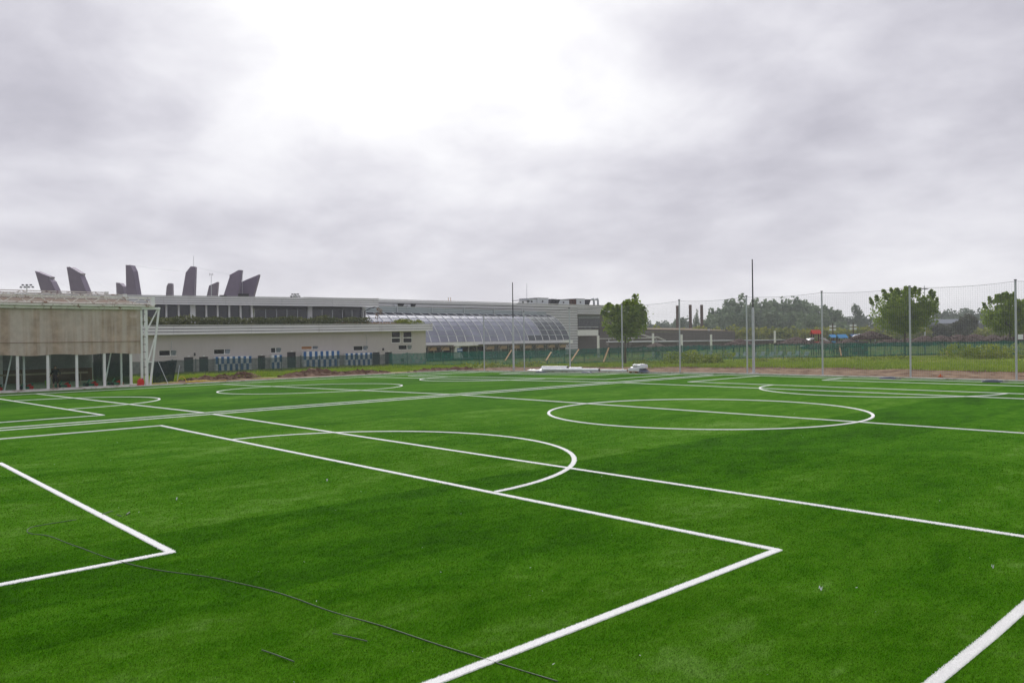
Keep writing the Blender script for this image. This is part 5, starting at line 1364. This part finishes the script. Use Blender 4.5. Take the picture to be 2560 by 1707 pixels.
# ------------------------------------------------------------------ the beach garden behind the mesh fence
def parasol(px, pytop, D, r_, lab, droop=.25, hh=.9):
    a = atd(px, pytop, D); z1 = a.z; z0 = -.6
    P_ = thing('thatched_parasol', lab, 'parasol', (a.x, a.y, z0), 'thatched parasols behind the mesh fence')
    MB().tube([(a.x, a.y, z0), (a.x, a.y, z1 - .1)], .07, 8).build('pole', 'bark', P_)
    mb = MB(); n = 26; rings = [(.06, 0.06), (.12, 0), (.45, -.38), (.75, -.68), (1.0, -1.0), (1.02, -1.0 - droop), (.9, -1.0 - droop * .6)]
    for j, (q_, zz) in enumerate(rings):
        for i in range(n):
            an_ = 2 * math.pi * i / n; jit = 1 + (.10 * mnoise.noise(V(i * .9, j, px)) if j > 1 else 0)
            mb.v.append((a.x + r_ * q_ * jit * math.cos(an_), a.y + r_ * q_ * jit * math.sin(an_), z1 + hh * (zz if j < 5 else -1) - (droop * (abs(zz) - 1) if j >= 5 else 0) + .10 * mnoise.noise(V(i * 1.7, j * 2, px)) * (j > 1)))
    mb.f = [(j * n + i, j * n + (i + 1) % n, (j + 1) * n + (i + 1) % n, (j + 1) * n + i) for j in range(len(rings) - 1) for i in range(n)] + [tuple(range(n))]
    mb.build('thatch', 'thatch', P_)
    # ragged reed ends round the rim and over the cone
    m_ = 420; an_ = rng.uniform(0, 2 * np.pi, m_); rr = r_ * np.sqrt(rng.uniform(.05, 1.08, m_)); kk = rr / r_
    cs = np.stack([a.x + rr * np.cos(an_), a.y + rr * np.sin(an_), z1 - hh * np.minimum(1.05, kk * .95) + .03], 1); v = leaf_quads(cs, .26, .2)
    np_mesh('reeds', v, len(v), 4, 'thatch', P_)
spec = [(1640, 858, 121, 2.6, 'wide thatched parasol left of the second tall mast'), (1848, 848, 128, 2.4, 'thatched parasol behind the tallest mast'), (1990, 843, 125, 2.6, 'thatched parasol left of the red-roofed play house'),
        (2062, 852, 122, 2.7, 'thatched parasol below the red-roofed play house'), (2120, 848, 126, 2.5, 'thatched parasol below the blue roofs'), (2176, 828, 122, 2.4, 'highest thatched parasol with a pointed top right of the blue roofs'),
        (2226, 845, 125, 2.6, 'thatched parasol left of the large round tree'), (2270, 846, 128, 2.6, 'thatched parasol below the large round tree'), (2312, 840, 122, 2.6, 'thatched parasol right under the lamp mast'),
        (2352, 839, 127, 2.7, 'thatched parasol above the right leaning prop'), (2396, 837, 123, 2.7, 'thatched parasol below the purplish tree'), (2436, 836, 127, 2.7, 'thatched parasol left of the right-edge tree'),
        (2482, 838, 124, 2.8, 'thatched parasol below the right-edge tree'), (2540, 833, 121, 2.8, 'thatched parasol at the right picture edge')]
for px_, py__, D_, r__, lab_ in spec: parasol(px_, py__, D_, r__ * 1.25, lab_, .45, 1.05)
# white-edged flat canopies
def canopy(px0, px1, py, D, lab):
    a, b = atd(px0, py, D), atd(px1, py, D); d = V(FWD.x, FWD.y, 0).normalized()
    z = (a.z + b.z) / 2
    C_ = thing('flat_canopy', lab, 'canopy', ((a.x + b.x) / 2, (a.y + b.y) / 2, -.6), 'flat white canopies')
    q = [a, b, b + d * 4, a + d * 4]
    MB().hexa([V(p_.x, p_.y, z - .14) for p_ in q] + [V(p_.x, p_.y, z + .0) for p_ in q]).build('slab', 'galv', C_)
    MB().hexa([V(p_.x, p_.y, z - .75) + d * .25 for p_ in q] + [V(p_.x, p_.y, z - .15) + d * .25 for p_ in q]).build('dark_fascia', 'wood_clad', C_)
    n = max(2, int((b - a).length / 5))
    for i in range(n + 1):
        p_ = a.lerp(b, (i + .08) / (n + .16)) + d * .4; MB().tube([V(p_.x, p_.y, -.7), V(p_.x, p_.y, z - .76)], .07, 6).build('post', 'dark_steel', C_)
canopy(1522, 1572, 853.5, 140, 'flat white-edged canopy behind the small round tree')
canopy(1578, 1642, 853, 141, 'flat white-edged canopy below the stair rails')
canopy(1646, 1694, 852.5, 142, 'flat white-edged canopy left of the fourth net post')
canopy(1700, 1772, 851.5, 143, 'flat white-edged canopy below the roof vents')
canopy(1778, 1838, 850.5, 144, 'flat white-edged canopy left of the third net bay post')
canopy(1858, 1924, 849.5, 145, 'flat white-edged canopy right of the tallest mast')
canopy(1930, 1966, 848.5, 146, 'flat white-edged canopy left of the thatched parasols')
for px, py0, lab in ((1495.5, 839, 'short white post at the clad hall corner'), (1562.5, 838.5, 'short white post behind the small tree trunk'), (1632.5, 833, 'white post beside the stair rails'), (1704, 836, 'white post right of the fourth net post'), (1777.5, 836, 'white post above the canopies right of the roof vent'), (1937, 827, 'white leaning post left of the play house')):
    a, b = atd(px, py0, 139), atd(px + 1, 862, 139); o = MB().box((a.x - .14, a.y - .14, -.6), (a.x + .14, a.y + .14, a.z)).build('white_post', 'white_paint', origin=(a.x, a.y, -.6)); tag(o, lab, 'post', 'white posts on the terrace')
# loungers
lg = None
k = 0
for px in list(range(1635, 2010, 22)):
    a = atd(px, 884, 118 + 2 * math.sin(px)); z0 = -.55
    lab = 'white sun lounger behind the teal mesh fence'
    if lg is None:
        lg = thing('sun_lounger', lab, 'lounger', (a.x, a.y, z0), 'white loungers behind the mesh fence'); base = V(a.x, a.y, z0)
        MB().box((a.x - .33, a.y - .6, z0 + .3), (a.x + .33, a.y + .75, z0 + .38)).build('bed', 'lounger_white', lg)
        MB().hexa([(a.x - .33, a.y + .72, z0 + .32), (a.x + .33, a.y + .72, z0 + .32), (a.x + .33, a.y + .8, z0 + .32), (a.x - .33, a.y + .8, z0 + .32), (a.x - .33, a.y + 1.15, z0 + .95), (a.x + .33, a.y + 1.15, z0 + .95), (a.x + .33, a.y + 1.23, z0 + .95), (a.x - .33, a.y + 1.23, z0 + .95)]).build('backrest', 'lounger_white', lg)
        for sx_ in (-.28, .28):
            for sy_ in (-.5, .65): B('leg', (a.x + sx_ - .03, a.y + sy_ - .03, z0), (a.x + sx_ + .03, a.y + sy_ + .03, z0 + .3), 'lounger_white', lg)
    else:
        c_ = copy_tree(lg, V(a.x, a.y, z0) - base); c_['label'] = lab
# play house and roofs
def playhouse(px, pyt, pyb, D, wpx, mt, lab, slide):
    a = atd(px, pyb, D); zt_ = atd(px, pyt, D).z; hw = wpx / FPX * D / 2; r_ = V(_rh.x, _rh.y, 0); f_ = V(FWD.x, FWD.y, 0).normalized()
    H = thing('play_house', lab, 'play house', (a.x, a.y, -.6))
    ze = a.z
    def pt_(s_, t_, z): q_ = a + r_ * s_ + f_ * t_; return V(q_.x, q_.y, z)
    # gabled roof with ridge along the picture, leaning eaves
    for s0, nm in ((-1, 'roof_slope'), (1, 'roof_slope')):
        e = -.7 if s0 < 0 else .7
        MB().hexa([pt_(-hw, e, ze), pt_(hw, e, ze), pt_(hw, e + .05, ze - .04), pt_(-hw, e + .05, ze - .04), pt_(-hw * .86 - .15, 0, zt_), pt_(hw - .15, 0, zt_), pt_(hw - .15, .05, zt_ - .04), pt_(-hw * .86 - .15, .05, zt_ - .04)]).build(nm, mt, H)
    for s_ in (-hw * .75, hw * .75):
        for t_ in (-.5, .5): MB().beam(pt_(s_, t_, -.6), pt_(s_, t_, ze + .05), .12).build('corner_post', 'rust_post', H)
    MB().hexa([pt_(-hw * .8, -.55, .9), pt_(hw * .8, -.55, .9), pt_(hw * .8, .55, .9), pt_(-hw * .8, .55, .9), pt_(-hw * .8, -.55, 1.0), pt_(hw * .8, -.55, 1.0), pt_(hw * .8, .55, 1.0), pt_(-hw * .8, .55, 1.0)]).build('deck', mt, H)
    B_ = MB().hexa([pt_(-hw * .8, -.6, 1.05), pt_(hw * .5, -.6, 1.05), pt_(hw * .5, -.55, 1.05), pt_(-hw * .8, -.55, 1.05), pt_(-hw * .8, -.6, 1.7), pt_(hw * .5, -.6, 1.7), pt_(hw * .5, -.55, 1.7), pt_(-hw * .8, -.55, 1.7)]).build('side_panel', mt, H)
    if slide:
        for sg in (-1, 1):
            pts = [pt_(sg * (hw * .8), -.3, 2.2), pt_(sg * (hw + .5), -.35, 2.1), pt_(sg * (hw + 1.0), -.5, 1.7), pt_(sg * (hw + 1.5), -.6, 1.15), pt_(sg * (hw + 1.9), -.6, .9)]
            mb = MB()
            for p0, p1 in zip(pts[:-1], pts[1:]): mb.beam(p0, p1, .95, .25)
            mb.build('slide', 'sheet_plastic', H)
playhouse(2040, 824.5, 834.5, 132, 24, 'red_roof', 'play house with red gabled roof and white slides', True)
playhouse(2105, 835.5, 844.5, 134, 24, 'blue_roof', 'play house with bright blue roof, right one of two', False)
playhouse(2082, 836, 843.5, 136, 16, 'blue_roof', 'small play house with bright blue roof, left one of two', False)
playhouse(2135, 835, 841, 140, 20, 'navy_roof', 'dark blue roof behind the pointed thatched parasol', False)
tent = atd(2150, 836, 131)
te = thing('white_tent', 'low white awning behind the pointed thatched parasol', 'awning', (tent.x, tent.y, -.6))
p0, p1, p2 = atd(2142, 846, 131), atd(2168, 834, 131), atd(2196, 834, 131)
MB().prism([atd(2142, 846, 131), atd(2166, 846, 131), atd(2196, 836, 131), atd(2190, 833, 131), atd(2166, 834, 131), atd(2150, 838, 131)], V(FWD.x, FWD.y, 0) * 2.5).build('canvas', 'sheet_plastic', te)
for px in (2146, 2188): q = atd(px, 846, 132); MB().tube([(q.x, q.y, -.6), (q.x, q.y, q.z + .3)], .05, 6).build('pole', 'galv', te)
for px, pyt, D, sc_, lab in ((2082, 808, 150, 1.0, 'brown post carrying four white floodlight panels, left one'), (2133, 806, 152, .95, 'brown post carrying four white floodlight panels, right one')):
    a = atd(px, pyt, D); f = thing('panel_post', lab, 'light post', (a.x, a.y, -.6), 'posts with white light panels')
    MB().tube([(a.x, a.y, -.6), (a.x, a.y, a.z)], .09, 8).build('post', 'rust_post', f)
    for s_ in (-1, 1):
        for z_ in (.62, 1.28):
            c_ = a + _rh * (s_ * .38) - V(0, 0, z_ * 0.95); r_ = _rh * .24
            MB().hexa([c_ - r_ - V(0, 0, .2), c_ + r_ - V(0, 0, .2), c_ + r_ - V(0, 0, .2) + FWD * .15, c_ - r_ - V(0, 0, .2) + FWD * .15, c_ - r_ + V(0, 0, .2), c_ + r_ + V(0, 0, .2), c_ + r_ + V(0, 0, .2) + FWD * .15, c_ - r_ + V(0, 0, .2) + FWD * .15]).build('light_panel', 'sheet_plastic', f)
    MB().beam(a - _rh * .5 - V(0, 0, .9), a + _rh * .5 - V(0, 0, .9), .08).build('crossarm', 'rust_post', f)
# brown cabins seen through the mesh
for i, (px0, px1, lab) in enumerate(((2108, 2122, 'small red-brown cabin behind the mesh below the blue roofs'), (2142, 2170, 'red-brown cabin behind the mesh below the pointed parasol'))):
    a, b = atd(px0, 872, 130), atd(px1, 872, 130); z1 = atd(px0, 855, 130).z; d = V(FWD.x, FWD.y, 0)
    cb = thing('cabin', lab, 'cabin', ((a.x + b.x) / 2, (a.y + b.y) / 2, -.6), 'red-brown cabins behind the mesh')
    q = [a, b, b + d * 2, a + d * 2]
    MB().hexa([V(p_.x, p_.y, -.6) for p_ in q] + [V(p_.x, p_.y, z1) for p_ in q]).build('wall', 'wood_base', cb)
    MB().hexa([V(p_.x, p_.y, z1) - d * .15 for p_ in q] + [V(p_.x, p_.y, z1 + .12) - d * .1 for p_ in q]).build('roof', 'roof_felt', cb)

# ------------------------------------------------------------------ hoses and scraps on the turf
def hose(pp, r_, lab, z=.016):
    pts = [V(x, y, 0) for x, y in pp]; sm = []
    for i in range(len(pts) - 1):
        p0, p1, p2, p3 = pts[max(0, i - 1)], pts[i], pts[i + 1], pts[min(len(pts) - 1, i + 2)]
        for k in range(8):
            t_ = k / 8; sm.append(.5 * ((2 * p1) + (p2 - p0) * t_ + (2 * p0 - 5 * p1 + 4 * p2 - p3) * t_ ** 2 + (3 * p1 - p0 - 3 * p2 + p3) * t_ ** 3))
    sm.append(pts[-1]); sm = [q + V(0, 0, z + .008 * mnoise.noise(q * 1.4)) for q in sm]
    o = MB().tube(sm, r_, 7).build('hose', 'hose', origin=sm[0], smooth=True); tag(o, lab, 'hose', 'thin dark hoses on the turf')
hose([(-14.75, 3.62), (-14.72, 3.18), (-14.66, 2.94), (-14.41, 2.83), (-14.13, 2.85), (-13.79, 3.0), (-12.88, 3.12), (-11.51, 3.32), (-10.68, 3.55), (-9.87, 3.91), (-9.25, 4.1), (-8.61, 4.25), (-7.73, 4.35), (-6.84, 4.51), (-6.02, 4.62), (-5.52, 4.7), (-5.09, 4.78), (-4.69, 4.84)], .0062, 'long dark hose winding across the near turf', .007)
def gp(px, py): q = atz(px, py, 0); return (q.x, q.y)
hose([gp(655, 1627), gp(690, 1640), gp(735, 1657)], .006, 'short bit of dark hose near the bottom edge', .014)
hose([gp(832, 1586), gp(870, 1595), gp(918, 1606)], .006, 'short bit of dark hose just above the bottom one', .014)
hose([gp(255, 1288), gp(272, 1282), gp(282, 1280)], .006, 'short dark hose end crossing the near corner line', .02)
hose([gp(292, 1288), gp(304, 1292)], .006, 'tiny curved dark hose piece right of the corner line', .014)
hose([gp(316, 1288), gp(324, 1282)], .012, 'stubby dark hose piece at the right of the others', .014)
for px, py, s_, lab in ((2052, 1476, .024, 'white scrap of paper right of the box corner'), (2482, 1421, .016, 'tiny white scrap near the right picture edge'), (442, 1250, .022, 'tiny white scrap above the near corner of the small box'), (818, 1203, .025, 'white scrap inside the large box')):
    x, y = gp(px, py); mb = MB()
    for j in range(3):
        for i in range(4): mb.v.append((x + s_ * (i / 3 - .5) * 1.6, y + s_ * (j / 2 - .5), .02 + .02 * math.sin(i * 2.1 + j) + .01 * j))
    mb.f = [(j * 4 + i, j * 4 + i + 1, (j + 1) * 4 + i + 1, (j + 1) * 4 + i) for j in range(2) for i in range(3)]
    o = mb.build('paper_scrap', 'sheet_plastic', origin=(x, y, .01)); tag(o, lab, 'scrap', 'white scraps on the turf')

# ------------------------------------------------------------------ damp air
hz = bpy.data.materials.new('haze_air'); hz.use_nodes = True; MATS['haze_air'] = hz
t = hz.node_tree; t.nodes.remove(t.nodes['Principled BSDF'])
pv = t.nodes.new('ShaderNodeVolumePrincipled'); pv.inputs['Color'].default_value = (.90, .93, .97, 1); pv.inputs['Density'].default_value = .00048; pv.inputs['Anisotropy'].default_value = .2
t.links.new(pv.outputs[0], [n for n in t.nodes if n.type == 'OUTPUT_MATERIAL'][0].inputs['Volume'])
hb = MB().box((-900, -300, -3), (700, 1000, 34)).build('haze', 'haze_air'); hb['kind'] = 'stuff'; hb['label'] = 'thin damp haze over the whole place'
